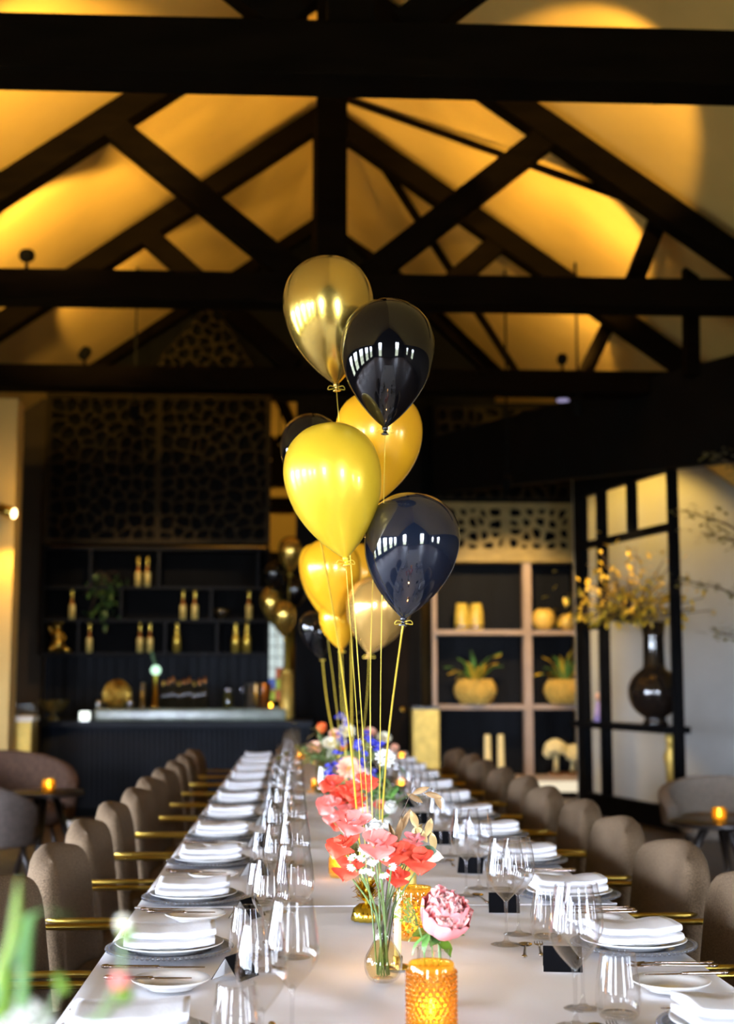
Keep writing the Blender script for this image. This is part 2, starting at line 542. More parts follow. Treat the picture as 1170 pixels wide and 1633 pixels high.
def window(axis, at, a, b, z0, z1, nx=2, nz=4, inward=1):
    """frame, glazing bars and panes bright with daylight; axis x: lies in a plane of constant y"""
    WN[0] += 1
    w = bpy.data.objects.new('window_%d' % WN[0], None); C.objects.link(w); struct(w)
    w.empty_display_size = .1
    def place(u, d, z): return (u, at + d, z) if axis == 'x' else (at + d, u, z)
    def bx(mb, u0, u1, q0, q1, th, d=0.0):
        c = place((u0 + u1) / 2, d, (q0 + q1) / 2)
        dim = (u1 - u0, th, q1 - q0) if axis == 'x' else (th, u1 - u0, q1 - q0)
        mb.box(c, dim)
    fr = MB(); f = 0.06
    bx(fr, a, a + f, z0, z1, .12); bx(fr, b - f, b, z0, z1, .12)
    bx(fr, a + f, b - f, z0, z0 + f, .12); bx(fr, a + f, b - f, z1 - f, z1, .12)
    fr.build('window_frame', 'black_paint', w, smooth=False)
    bw = 0.03
    for i in range(1, nx):
        u = a + f + (b - a - 2 * f) * i / nx
        g = MB(); bx(g, u - bw / 2, u + bw / 2, z0 + f, z1 - f, .05); g.build('glazing_bar', 'black_paint', w, smooth=False)
    for k in range(1, nz):
        z = z0 + f + (z1 - z0 - 2 * f) * k / nz
        g = MB(); bx(g, a + f, b - f, z - bw / 2, z + bw / 2, .04); g.build('glazing_bar', 'black_paint', w, smooth=False)
    p = MB(); bx(p, a + f, b - f, z0 + f, z1 - f, .01, -0.03 * inward); p.build('pane', 'window_glass', w, smooth=False)
    l = bpy.data.lights.new('window_portal', 'AREA'); l.shape = 'RECTANGLE'; l.size = b - a; l.size_y = z1 - z0
    l.cycles.is_portal = True
    o = bpy.data.objects.new('window_portal', l); C.objects.link(o); o.parent = w
    o.location = place((a + b) / 2, -.1 * inward, (z0 + z1) / 2)
    dr = Vector((0, inward, 0)) if axis == 'x' else Vector((inward, 0, 0))
    o.rotation_euler = dr.to_track_quat('-Z', 'Z').to_euler()
REAR = [(-3.7, -2.4, .15, 2.75), (2.5, 3.8, .15, 2.75)]
gable_wall('wall_rear', Y0, 'plaster_dark', holes=REAR)
for h in REAR: window('x', Y0, h[0], h[1], h[2], h[3], 2, 4, 1)
LEFT = [(y, y + 1.25, .35, 2.2) for y in (-3.6, -1.5, .6, 2.7, 4.8)]
side_wall('wall_left', XL, 'plaster_dark', LEFT)
for h in LEFT: window('y', XL, h[0], h[1], h[2], h[3], 2, 4, 1)
RIGHT = [(y, y + .9, .7, 1.9) for y in (-3.2, -.6)]
side_wall('wall_right', XR, 'plaster_dark', RIGHT)
for h in RIGHT: window('y', XR, h[0], h[1], h[2], h[3], 2, 3, -1)

# far end wall, plastered, with a stained glass window seen in the gap beside the bar
SG = (FX(424, Y1), FX(456, Y1), FZ(1120, Y1), FZ(975, Y1))
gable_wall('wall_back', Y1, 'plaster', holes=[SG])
def stained():
    WN[0] += 1
    w = bpy.data.objects.new('window_%d' % WN[0], None); C.objects.link(w); struct(w)
    a, b, z0, z1 = SG
    fr = MB(); f = .03
    for c, d in ((((a + f / 2), (z0 + z1) / 2), (f, z1 - z0)), ((b - f / 2, (z0 + z1) / 2), (f, z1 - z0)), (((a + b) / 2, z0 + f / 2), (b - a - 2 * f, f)), (((a + b) / 2, z1 - f / 2), (b - a - 2 * f, f))):
        fr.box((c[0], Y1, c[1]), (d[0], .1, d[1]))
    fr.build('window_frame', 'black_paint', w, smooth=False)
    MB().box(((a + b) / 2, Y1 + .05, (z0 + z1) / 2), (b - a + .02, .03, z1 - z0 + .02)).build('sky_blocker', 'black_paint', w, smooth=False)  # added dark backing, stops sky light leaking between the panes
    rows = 8
    for i in range(rows):
        q0 = z0 + f + (z1 - z0 - 2 * f) * i / rows; q1 = q0 + (z1 - z0 - 2 * f) / rows - .012
        for k in range(2):
            u0 = a + f + (b - a - 2 * f) * k / 2; u1 = u0 + (b - a - 2 * f) / 2 - .01
            m = 'stained_white' if i > 2 else ('stained_green', 'stained_red', 'stained_blue', 'stained_green', 'stained_white', 'stained_red')[(i * 2 + k) % 6]
            MB().box(((u0 + u1) / 2, Y1, (q0 + q1) / 2), (u1 - u0, .02, q1 - q0)).build('pane', m, w, smooth=False)
stained()

# ------------------------------------------------------------------ roof trusses
def truss(Y, ytop, ybot, rise, label, spots, rw=.20, kw=.23, half=4.3):
    zt, zb = FZ(ytop, Y), FZ(ybot, Y)
    t = thing('roof_truss', label, 'roof truss', (RX, Y, 0), 0, 'dark timber roof trusses')
    dp = .22
    MB().box((0, 0, (zt + zb) / 2), (half * 2, dp + .04, zt - zb)).build('tie_beam', 'timber', t, smooth=False, bevel=.012)
    MB().box((0, 0, zt + rise / 2 - .02), (kw, dp, rise + .02)).build('king_post', 'timber', t, smooth=False, bevel=.012)
    for s in (-1, 1):
        ap = Vector((s * .02, 0, zt + rise)); ft = Vector((s * half, 0, zt + rise - SL * half))
        MB().beam(ap, ft, dp - .02, rw, up=(0, 0, 1)).build('rafter', 'timber', t, smooth=False, bevel=.01)
        MB().beam((s * .26, s * .012, zt + .01), (s * 1.64, s * .012, zt + rise - SL * 1.64), dp - .05, .185).build('brace', 'timber', t, smooth=False, bevel=.01)
    return zt
z1 = truss(6.3, 50, 137, 2.28, 'nearest roof truss with the thickest dark tie beam across the top', 1)
z2 = truss(9.8, 442, 489, 2.28, 'middle dark roof truss whose tie beam runs just above the balloons', 1, rw=.19, kw=.225)
z3 = truss(12.3, 590, 626, 2.40, 'farthest dark roof truss in front of the lattice gable over the bar', 1, rw=.19, kw=.22)

# slim wind braces and posts under the right roof slope
a, b = W(552, 158, 12.0), W(1045, 334, 9.98)
tag(MB().beam(a, b, .04, .06).build('wind_brace', 'timber', smooth=False), 'thin dark roof brace slanting from the king post to the right rafter', 'brace')
a, b = W(566, 195, 12.45), W(822, 592, 14.6)
tag(MB().beam(a, b, .06, .06).build('wind_brace', 'timber', smooth=False), 'thin dark roof brace dropping steeply behind the crossed timbers', 'brace')
for p, q, Y, w, lab in (((1052, 342), (1012, 445), 10.4, .14, 'short dark leaning strut above the middle tie beam'),
                        ((1100, 358), (1102, 600), 10.9, .12, 'upright dark post under the lower right roof slope'),
                        ((968, 520), (930, 600), 12.9, .13, 'short dark strut beside the small spotlight on the far tie beam')):
    tag(MB().beam(W(p[0], p[1], Y), W(q[0], q[1], Y), w, w, up=(0, 1, 0)).build('roof_strut', 'timber', smooth=False, bevel=.008), lab, 'strut')

# small spotlights standing on the tie beams, throwing warm light up the roof
def spotlight(px, Y, zt, aim, e, size, label, blend=.35, back=.0):
    x = FX(px, Y)
    if back: zt -= .16
    t = thing('beam_spotlight', label, 'spotlight', (x, Y + back, zt), 0, 'warm spotlights on the tie beams')
    d = (Vector(aim) - Vector((x, Y + back, zt + .13))).normalized()
    q = d.to_track_quat('Z', 'Y').to_matrix().to_4x4()
    MB().lathe([(0, 0), (.045, 0), (.045, .012), (.012, .016), (.012, .08), (0, .08)], 12).build('foot', 'black_paint', t)
    M = Matrix.Translation((0, 0, .13)) @ q
    MB().lathe([(0, -.075), (.035, -.07), (.05, -.05), (.05, .055), (.043, .055), (.043, .03), (0, .03)], 14, M=M).build('housing', 'black_paint', t, angle=40)
    MB().lathe([(0, .036), (.038, .036), (.038, .040), (0, .040)], 12, M=M).build('lens', 'lamp_glow', t)
    p = Vector((x, Y + back, zt + .13)) + d * .07
    spot('spotlight_lamp', p - Vector((x, Y + back, zt)), Vector(p) + d - Vector((x, Y + back, zt)), e, WARM, size, blend, .03, t)
SPOT = 300
spotlight(30, 6.3, z1, (-1.75, 9.35, 5.2), SPOT * 3.2, 46, 'beam spotlight behind the thick front tie beam, at its left', .7, back=.24)
spotlight(22, 9.8, z2, (-1.9, 12.3, 5.2), SPOT * 1.0, 66, 'small dark spotlight on the middle tie beam at the left edge', .5)
spotlight(122, 12.3, z3, (-1.6, 14.2, 5.5), SPOT * .45, 60, 'small dark spotlight on the far tie beam above the bar')
spotlight(905, 12.3, z3, (2.9, 14.3, 5.0), SPOT * .5, 60, 'small dark spotlight on the far tie beam above the shelves')
spotlight(975, 9.8, z2, (2.2, 12.0, 5.5), SPOT * .9, 70, 'small dark spotlight behind the middle tie beam at the right', back=.24)
spotlight(1010, 6.3, z1, (2.1, 9.35, 5.35), SPOT * 2.2, 36, 'beam spotlight behind the thick front tie beam, at its right', .4, back=.24)
spotlight(420, 9.8, z2, (-.6, 11.6, 6.2), SPOT * .5, 80, 'added unseen spotlight behind the middle tie beam beside the king post, left', .6, back=.24)  # this and the next two are added, out of view, to warm the ridge
spotlight(640, 9.8, z2, (1.1, 11.6, 6.2), SPOT * .5, 80, 'added unseen spotlight behind the middle tie beam beside the king post, right', .6, back=.24)
spotlight(380, 6.3, z1, (-.9, 8.6, 6.0), SPOT * .35, 80, 'added unseen spotlight behind the front tie beam beside the king post, left', .6, back=.24)

# ------------------------------------------------------------------ lattice screens (cells cut through a panel)
def clip(poly, nx, ny, d):
    out = []
    for i in range(len(poly)):
        p, q = poly[i], poly[(i + 1) % len(poly)]
        a = nx * p[0] + ny * p[1] - d; b = nx * q[0] + ny * q[1] - d
        if a <= 0: out.append(p)
        if a * b < 0:
            t = a / (a - b); out.append((p[0] + (q[0] - p[0]) * t, p[1] + (q[1] - p[1]) * t))
    return out
def lattice(x0, x1, zlo, zhi, cell, bar, depth, seed, outline=None):
    rr = random.Random(seed)
    nx, nz = max(1, round((x1 - x0) / cell)), max(1, round((zhi - zlo) / cell))
    P = [(x0 + (i + .5 + rr.uniform(-.42, .42)) * (x1 - x0) / nx, zlo + (k + .5 + rr.uniform(-.42, .42)) * (zhi - zlo) / nz) for i in range(nx) for k in range(nz)]
    base = outline or [(x0, zlo), (x1, zlo), (x1, zhi), (x0, zhi)]
    mb = MB()
    for i, p in enumerate(P):
        poly = list(base)
        for j, q in enumerate(P):
            if i == j: continue
            dx, dz = q[0] - p[0], q[1] - p[1]
            if dx * dx + dz * dz > (cell * 3.2) ** 2: continue
            m = ((p[0] + q[0]) / 2, (p[1] + q[1]) / 2)
            poly = clip(poly, dx, dz, dx * m[0] + dz * m[1])
            if len(poly) < 3: break
        if len(poly) < 3: continue
        cx = sum(a for a, b in poly) / len(poly); cz = sum(b for a, b in poly) / len(poly)
        rad = min(math.hypot(a - cx, b - cz) for a, b in poly)
        if rad < 1e-3: continue
        n = len(poly)
        inn = []
        for a, b in poly:
            L = math.hypot(a - cx, b - cz)
            k = max(.15, 1 - bar * 1.25 / L)
            inn.append((cx + (a - cx) * k, cz + (b - cz) * k))
        # round the hole: cut each corner of the inner outline
        hole = []; ring = []
        for k in range(n):
            a, b = inn[k], inn[(k + 1) % n]
            for t in (.28, .72):
                hole.append((a[0] + (b[0] - a[0]) * t, a[1] + (b[1] - a[1]) * t))
        V = [(a, 0, b) for a, b in poly] + [(a, 0, b) for a, b in hole] + [(a, depth, b) for a, b in hole]
        F = []
        for k in range(n):
            h0, h1 = n + 2 * k, n + 2 * k + 1
            F.append((k, (k + 1) % n, h1, h0))
            hn = n + (2 * k + 2) % (2 * n)
            F.append(((k + 1) % n, hn, h1))
        m = 2 * n
        for k in range(m):
            F.append((n + k, n + (k + 1) % m, n + m + (k + 1) % m, n + m + k))
        mb.add(V, F)
    return mb

BY = 15.5     # plane of the bar wall and the shelf wall
def screen(px0, px1, py0, py1, cell, bar, mfret, mframe, label, cols=2, seed=1, name='lattice_screen', back=True):
    x0, x1, zlo, zhi = FX(px0, BY), FX(px1, BY), FZ(py1, BY), FZ(py0, BY)
    t = thing(name, label, 'lattice screen', ((x0 + x1) / 2, BY, zlo), 0, 'openwork screens on the end wall')
    w = x1 - x0; h = zhi - zlo
    if back: MB().box((0, .22, h / 2), (w, .06, h)).build('backing', 'black_paint', t, smooth=False)
    fw = .045
    for k in range(cols + 1):
        MB().box((-w / 2 + w * k / cols, -.005, h / 2), (fw, .07, h)).build('upright', mframe, t, smooth=False)
    for z in (fw / 2, h - fw / 2):
        for k in range(cols):
            MB().box((-w / 2 + w * (k + .5) / cols, -.005, z), (w / cols - fw, .07, fw)).build('rail', mframe, t, smooth=False)
    for k in range(cols):
        a = -w / 2 + w * k / cols + fw / 2; b = a + w / cols - fw
        lattice(a, b, fw, h - fw, cell, bar, .03, seed + k).build('fretwork', mfret, t, smooth=False)
    return t
screen(66, 425, 632, 868, .145, .011, 'lattice_brass', 'lattice_brass', 'dark brass lattice screen of irregular cells above the bar shelves', 2, 3)
screen(696, 918, 640, 800, .15, .02, 'lattice_brass', 'black_paint', 'upper lattice screen over the display shelves, shade put in its dark colour', 2, 23)  # dark fretwork colour stands in for the shade on this upper part
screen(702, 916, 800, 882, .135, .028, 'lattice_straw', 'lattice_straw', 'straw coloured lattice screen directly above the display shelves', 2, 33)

# dark gabled top of the bar end: lattice triangle and its frame
def gable():
    Y = BY + .1
    ax, az = FX(524, Y), FZ(338, Y)
    lx, lz = FX(128, Y), FZ(590, Y); rx, rz = FX(800, Y), FZ(592, Y)
    zl = FZ(632, Y)
    t = thing('lattice_gable', 'black gable with openwork triangle rising behind the far truss', 'gable', (ax, Y, zl))
    P = [(lx - ax, 0), (rx - ax, 0), (rx - ax, rz - zl), (0, az - zl), (lx - ax, lz - zl)]
    V = [(x, .25, z) for x, z in P] + [(x, .35, z) for x, z in P]
    n = 5
    MB().add(V, [tuple(range(n)), tuple(range(2 * n - 1, n - 1, -1))] + [(k, (k + 1) % n, n + (k + 1) % n, n + k) for k in range(n)]).build('backing', 'black_paint', t, smooth=False)
    a = FX(195, Y) - ax; b = FX(423, Y) - ax
    pk = (FX(330, Y) - ax, FZ(480, Y) - zl)
    o = [(a, .05), (b, .05), (b, FZ(575, Y) - zl), pk, (a, FZ(588, Y) - zl)]
    o = [(a, .05), (b, .05), pk]
    lattice(a, b, .05, pk[1], .13, .010, .03, 77, outline=o).build('fretwork', 'lattice_brass', t, smooth=False)
    for p, q in (((lx - ax, lz - zl), (0, az - zl)), ((rx - ax, rz - zl), (0, az - zl))):
        MB().beam((p[0], .1, p[1]), (q[0], .1, q[1]), .14, .16).build('gable_board', 'timber', t, smooth=False)
gable()

# dark middle block between bar and shelves (service door recess), and walls beside
def block(name, px0, px1, py0, py1, Y, th, m='black_paint'):
    x0, x1 = FX(px0, Y), FX(px1, Y)
    z0 = 0 if py1 is None else FZ(py1, Y); zz = FZ(py0, Y)
    return struct(MB().box(((x0 + x1) / 2, Y + th / 2, (z0 + zz) / 2), (x1 - x0, th, zz - z0)).build(name, m, smooth=False))
def centre():
    o = block('wall_service', 470, 672, 590, None, BY, .3)
    return o
centre()
mat('door_dark', (0.010, 0.007, 0.005), 0.8, var=0.3, scale=4, spec=0.05)
d = thing('door_1', None, None, (FX(590, BY), BY - .03, 0)); struct(d)
MB().box((0, 0, 1.05), (.86, .04, 2.1)).build('leaf', 'door_dark', d, smooth=False, bevel=.006)
for s in (-1, 1): MB().box((s * .46, -.005, 1.06), (.06, .06, 2.12)).build('jamb', 'black_paint', d, smooth=False)
MB().lathe([(0, 0), (.02, 0), (.02, .05), (.03, .055), (.03, .08), (0, .085)], 12, M=Matrix.Translation((.35, -.03, 1.0)) @ Matrix.Rotation(PI / 2, 4, 'X')).build('door_knob', 'brass', d)
block('wall_bar_side', 18, 64, 640, None, BY + .25, .2, 'plaster_dark')
block('wall_shelf_back', 672, 925, 640, 884, BY + .3, .15)
# timber frame of the far wall seen through the gaps
for i, (p, q, w) in enumerate((((424, 772), (474, 690), .22), ((426, 700), (474, 780), .2), ((425, 765), (472, 765), .18), ((425, 803), (472, 803), .17), ((440, 625), (474, 700), .14))):
    tag(MB().beam(W(p[0], p[1], Y1 - .15 - .03 * i), W(q[0], q[1], Y1 - .15 - .03 * i), .1, w, up=(0, 0, 1)).build('wall_timber', 'timber', smooth=False), '%s dark timber of the far wall, seen in the gap beside the bar' % ['rising', 'falling', 'upper level', 'lower level', 'topmost slanting'][i], 'timber')
block('wall_bay', 425, 474, 880, 985, Y1 - .5, .1)
o = spot('far_wall_fill', (-.2, 17.2, 4.3), (.15, 20, 3.9), 90, WARM, 80, .6, .1)  # added unseen spot that warms the far wall
fl = thing('far_wall_fill_housing', 'added warm fill lamp for the far wall, unseen behind the bar screens', 'lamp', (-.2, 17.2, 4.3))
MB().lathe([(0, -.09), (.05, -.09), (.05, .04), (.04, .04), (.04, -.06), (0, -.06)], 14, M=Matrix.Translation((0, -.08, .02)) @ Matrix.Rotation(-PI / 2, 4, 'X')).build('housing', 'black_paint', fl)
MB().box((0, -.12, 1.0), (.02, .02, 2.0)).build('rod', 'black_paint', fl, smooth=False)

# right: plain wall behind the divider, dark bulkhead over it
Yw = 15.1
xw = FX(922, Yw)
struct(MB().box(((xw + XR) / 2, Yw + .08, 2.1), (XR - xw, .16, 4.2)).build('wall_right_end', 'plaster_tan', smooth=False))
def bulk():
    p = W(1215, 700, 11.0); q = W(690, 806, BY - .1)
    zlo = 3.38
    d = Vector((q.x - p.x, q.y - p.y, 0))
    nrm = Vector((d.y, -d.x, 0)).normalized() * -.12
    P = [Vector((p.x, p.y, 0)), Vector((q.x, q.y, 0))]
    V = []
    for e in P:
        zl = 3.13 if e is P[0] else 3.42
        V += [(e.x, e.y, zl), (e.x, e.y, 4.06), (e.x - nrm.x, e.y - nrm.y, 4.06), (e.x - nrm.x, e.y - nrm.y, zl)]
    return struct(MB().add(V, [(0, 1, 2, 3), (7, 6, 5, 4)] + [(k, (k + 1) % 4, (k + 1) % 4 + 4, k + 4) for k in range(4)]).build('wall_bulkhead', 'black_paint', smooth=False))
bulk()
# yellow end pier at the far left with its lamp
Yp = 12.6
xp = FX(15, Yp)
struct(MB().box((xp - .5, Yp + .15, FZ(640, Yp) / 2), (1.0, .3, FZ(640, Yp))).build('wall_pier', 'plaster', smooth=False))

# ================================================================== DINING TABLES
TXL, TXR = -0.405, 0.845
TCX = (TXL + TXR) / 2
TW = TXR - TXL
SEAMS = [0.35, 3.66, 7.15, 10.75]
names3 = ['nearest', 'middle', 'farthest']
def cloth(ya, yb, idx):
    nx, ny = 60, 90
    V = []; F = []
    drop = .22
    rr = random.Random(40 + idx)
    cre = [ya + (yb - ya) * f for f in (.27, .54, .79)]
    if idx == 0: cre = [1.6, 2.93, 2.3]
    wr = [(rr.uniform(ya, yb), rr.uniform(-.5, .5), rr.uniform(-.8, .8), rr.uniform(.05, .14), rr.uniform(.0022, .0052)) for _ in range(26)]
    us = [-drop + i * drop / 8 for i in range(8)] + [TW * i / 44 for i in range(45)] + [TW + (i + 1) * drop / 8 for i in range(8)]
    for j in range(ny + 1):
        y = ya + (yb - ya) * j / ny
        for u in us:
            if 0 <= u <= TW:
                x = TXL + u; z = TZ - .0045
                edge = min(u, TW - u)
                k = smoothstep(0, .05, edge) if True else 1
                h = 0.0
                for c in cre:
                    h += .0026 * math.exp(-((y - c) / .012) ** 2) - .0012 * math.exp(-((y - c) / .08) ** 2)
                h += .0020 * math.exp(-((u - TW * .5 - .02) / .014) ** 2)
                for (wy, wx, an, wd, am) in wr:
                    dx, dy = x - TCX - wx, y - wy
                    a = dx * math.cos(an) + dy * math.sin(an); b = -dx * math.sin(an) + dy * math.cos(an)
                    h += am * math.exp(-(b / (wd * .3)) ** 2 - (a / (wd * 4)) ** 2)
                z += h * k * .9
            else:
                d = -u if u < 0 else u - TW
                s = -1 if u < 0 else 1
                wv = .012 * math.sin(y * 9 + idx) + .007 * math.sin(y * 23 + 2 * idx)
                x = (TXL if s < 0 else TXR) + s * (.004 + (.012 + wv) * smoothstep(0, .2, d))
                z = TZ - .0045 - d - .001
            V.append((x, y, z))
    n = len(us)
    for j in range(ny):
        for i in range(n - 1):
            a = j * n + i
            F.append((a, a + 1, a + n + 1, a + n))
    return V, F
for i in range(3):
    ya, yb = SEAMS[i], SEAMS[i + 1]
    t = thing('banquet_table', '%s banquet table of the long row, hidden under its white cloth' % names3[i], 'table', (TCX, (ya + yb) / 2, 0), 0, 'tables of the long row')
    MB().box((0, 0, TZ - .026), (TW - .01, yb - ya - .01, .03)).build('tabletop', 'dark_wood', t, smooth=False)
    for sx in (-1, 1):
        for sy in (-1, 1):
            MB().lathe([(0, 0), (.028, 0), (.032, .3), (.032, TZ - .045), (0, TZ - .045)], 12, c=(sx * .36, sy * ((yb - ya) / 2 - .3), 0)).build('leg', 'dark_wood', t)
    V, F = cloth(ya, yb, i)
    c = thing('tablecloth', '%s white linen cloth spread over the long table' % names3[i], 'tablecloth', (0, 0, 0), 0, 'white tablecloths of the long row')
    MB().add(V, F).build('linen', 'cloth', c)
    h = MB()
    h.box((TCX, ya + .006, TZ + .0008), (TW, .012, .0026))
    h.build('hem', 'napkin', c, smooth=False)

# ------------------------------------------------------------------ dining chairs
def pillow(w, h, th, p=7, n=12, corner=.25, k=.5, bow=0.0, arch=0.0):
    """upholstered slab in the y-z plane, thickness along x, bottom at z=0; top corners rounded, bowed towards +x at both ends"""
    mb = MB()
    g = [-math.cos(PI * i / n) for i in range(n + 1)]
    g = [math.copysign(abs(a) ** .75, a) for a in g]
    idx = {}
    V = []
    def outline(u, v):
        t = max(0, (v - (1 - 2 * corner)) / (2 * corner))
        ww = w / 2 * (1 - k * (1 - math.sqrt(max(0, 1 - t * t))))
        return u * ww, (v + 1) / 2 * h + arch * (1 - u * u) * max(0, v)
    for side in (1, -1):
        for i, u in enumerate(g):
            for j, v in enumerate(g):
                key = (i, j, side)
                if i in (0, n) or j in (0, n): key = (i, j, 0)
                if key in idx: continue
                y, z = outline(u, v)
                t = th / 2 * math.sqrt(max(0, (1 - abs(u) ** p) * (1 - abs(v) ** p)))
                idx[key] = len(V)
                V.append((side * t + bow * u * u, y, z))
    F = []
    def I(i, j, s):
        return idx[(i, j, 0)] if (i in (0, n) or j in (0, n)) else idx[(i, j, s)]
    for s in (1, -1):
        for i in range(n):
            for j in range(n):
                q = (I(i, j, s), I(i + 1, j, s), I(i + 1, j + 1, s), I(i, j + 1, s))
                F.append(q if s > 0 else q[::-1])
    mb.add(V, F)
    return mb
def make_chair(label):
    t = thing('dining_chair', label, 'chair', (0, 0, 0), 0, 'tweed chairs along the long table')
    b = pillow(.60, .43, .105, 6, 14, .24, .34, bow=.05, arch=.03)
    V = [(x - .235 - .05 * (z / .43), y, z + .375) for x, y, z in b.v]
    MB().add(V, b.f).build('backrest', 'tweed', t)
    s = pillow(.54, .50, .11, 5, 10, .2, .15)
    V = [(z - .235, y, x + .42) for x, y, z in s.v]
    MB().add(V, s.f).build('seat', 'tweed', t)
    for sx in (-1, 1):
        for sy in (-1, 1):
            MB().tube([(sx * .17, sy * .17, .40), (sx * .21, sy * .21, 0)], [.018, .010], 10).build('leg', 'dark_wood', t)
    for sy in (-1, 1):
        y = sy * .305
        pts = [(-.235, y - sy * .02, .66), (-.20, y, .66), (0.0, y, .66), (.018, y, .655), (.028, y, .64), (.028, y, .62), (.02, y - sy * .03, .44)]
        MB().tube(pts, .0085, 10).build('armrest', 'arm_brass', t)
    return t
ch0 = None
CH = 0.72
for side in (-1, 1):
    for i in range(12):
        y = 2.12 + CH * i
        if side == 1 and i == 0: continue
        k = i if side < 0 else i - 1
        x = (-.455 if side < 0 else .915) + R.uniform(-.012, .012)
        y += R.uniform(-.02, .02)
        rz = (0 if side < 0 else PI) + R.uniform(-.04, .04)
        lab = 'brown tweed chair with brass arms, %s along the %s side of the table' % (ORD[k], 'left' if side < 0 else 'right')
        if ch0 is None:
            ch0 = make_chair(lab); ch0.location = (x, y, 0); ch0.rotation_euler.z = rz
        else:
            clone(ch0, (x, y, 0), rz, lab)

# ------------------------------------------------------------------ place settings
def m_plate(r, h=.018, foot=.6, rim=.35):
    p = [(0, .004), (r * foot * .95, .004), (r * foot, 0), (r * foot * 1.05, .003), (r * .82, h * .55), (r, h * .92), (r * 1.005, h), (r * .985, h * 1.04),
         (r * .80, h * .68), (r * .66, h * .36), (r * .5, .0065), (0, .0065)]
    return p
def charger_obj():
    t = thing('charger_plate', 'x', 'plate', group='beaded glass chargers')
    r = .132
    MB().lathe([(0, 0), (r * .62, 0), (r * .7, .002), (r, .010), (r, .013), (r * .7, .006), (r * .62, .004), (0, .004)], 40).build('disc', 'glass_grey', t)
    b = MB()
    n = 72
    for k in range(n):
        a = 2 * PI * k / n
        b.ball((math.cos(a) * r, math.sin(a) * r, .0125), .0058, 6, 4, (1, 1, .8))
    b.build('beaded_rim', 'glass_grey', t)['kind'] = 'stuff'
    f = MB()
    for k in range(60):
        a = 2 * PI * k / 60
        f.beam((math.cos(a) * r * .68, math.sin(a) * r * .68, .0065), (math.cos(a + .1) * r * .97, math.sin(a + .1) * r * .97, .0125), .003, .003)
    f.build('ribbing', 'glass_grey', t)['kind'] = 'stuff'
    return t
def napkin_obj():
    mb = MB()
    # folded in three: rounded fold along the near edge, slightly sagging layers
    n, m = 10, 14
    L, Wd = .185, .125
    prof = []
    th = .015
    for k in range(9):
        a = -PI / 2 + PI * k / 8
        prof.append((Wd / 2 - .008 + math.cos(a) * .011, math.sin(a) * th / 2))
    prof = [(-Wd / 2, -th / 2), (0, -th / 2)] + prof + [(0, th / 2 + .003), (-Wd / 2, th / 2 - .002)]
    V = []; F = []
    for i in range(m + 1):
        u = i / m * 2 - 1
        for (w, z) in prof:
            sag = -.008 * (1 - u * u) * (0.6 if w > -.03 else .3) + .012 * u * u * .3
            wob = .0012 * math.sin(u * 5 + w * 30) + .0006 * math.sin(u * 11 + 1)
            V.append((u * L / 2 + .006 * w / Wd, -w + .006 * u, z + sag + wob + .026))
    q = len(prof)
    for i in range(m):
        for k in range(q):
            F.append((i * q + k, i * q + (k + 1) % q, (i + 1) * q + (k + 1) % q, (i + 1) * q + k))
    F.append(tuple(range(q))); F.append(tuple(m * q + k for k in range(q - 1, -1, -1)))
    mb.add(V, F)
    # second, lower leaf of the fold
    V2 = []
    for x, y, z in V:
        V2.append((x * 1.02 - .004, y - .018, z - .016))
    mb.add(V2, F)
    return tag(mb.build('napkin', 'napkin'), 'x', 'napkin', 'folded white napkins')
def plate_obj(name, r, h, group):
    return tag(MB().lathe(m_plate(r, h), 44).build(name, 'china'), 'x', 'plate', group)
def wine_obj(h, rb, group, name='wine_glass'):
    t = thing(name, 'x', 'wine glass', group=group)
    f = .035
    zb = h * .43
    bowl = [(.0045, zb - .006), (.010, zb), (rb * .62, zb + .018), (rb * .93, zb + .038), (rb, zb + .052), (rb * .985, zb + .068), (rb * .90, zb + .094), (rb * .74, h)]
    P = [Vector((r, z, 0)) for r, z in bowl]
    P = [(p.x, p.y) for p in spline(P, 4)]
    MB().lathe(P, 32).build('bowl', 'glass', t)
    rim = MB()
    r = rb * .74
    rim.tube([(math.cos(a) * r, math.sin(a) * r, h) for a in [2 * PI * k / 32 for k in range(33)]], .0013, 5, cap=False)
    rim.build('rim', 'glass_thick', t)
    MB().lathe([(0.0, zb + .003), (.006, zb - .002), (.0045, zb - .012), (.0036, zb - .03), (.0034, .03), (.0045, .012), (.010, .006), (.010, .004)], 14).build('stem', 'glass_thick', t)
    MB().lathe([(.004, .009), (.012, .0055), (f * .8, .0025), (f, .0018), (f, .0006), (f * .9, 0), (0, 0)], 32).build('foot', 'glass_thick', t)
    return t
def tumbler_obj():
    t = thing('water_tumbler', 'x', 'glass', group='stemless water glasses')
    h = .112
    P = spline([Vector(p + (0,)) for p in ((.024, .001), (.034, .010), (.0395, .030), (.0385, .055), (.034, .085), (.030, h))], 4)
    MB().lathe([(0, 0)] + [(p.x, p.y) for p in P], 32).build('body', 'glass', t)
    MB().lathe([(0, .010), (.022, .010), (.030, .013), (.032, .010), (.026, .003), (0, .002)], 28).build('base', 'glass_thick', t)
    rim = MB(); r = .030
    rim.tube([(math.cos(a) * r, math.sin(a) * r, h) for a in [2 * PI * k / 32 for k in range(33)]], .0013, 5, cap=False)
    rim.build('rim', 'glass_thick', t)
    return t
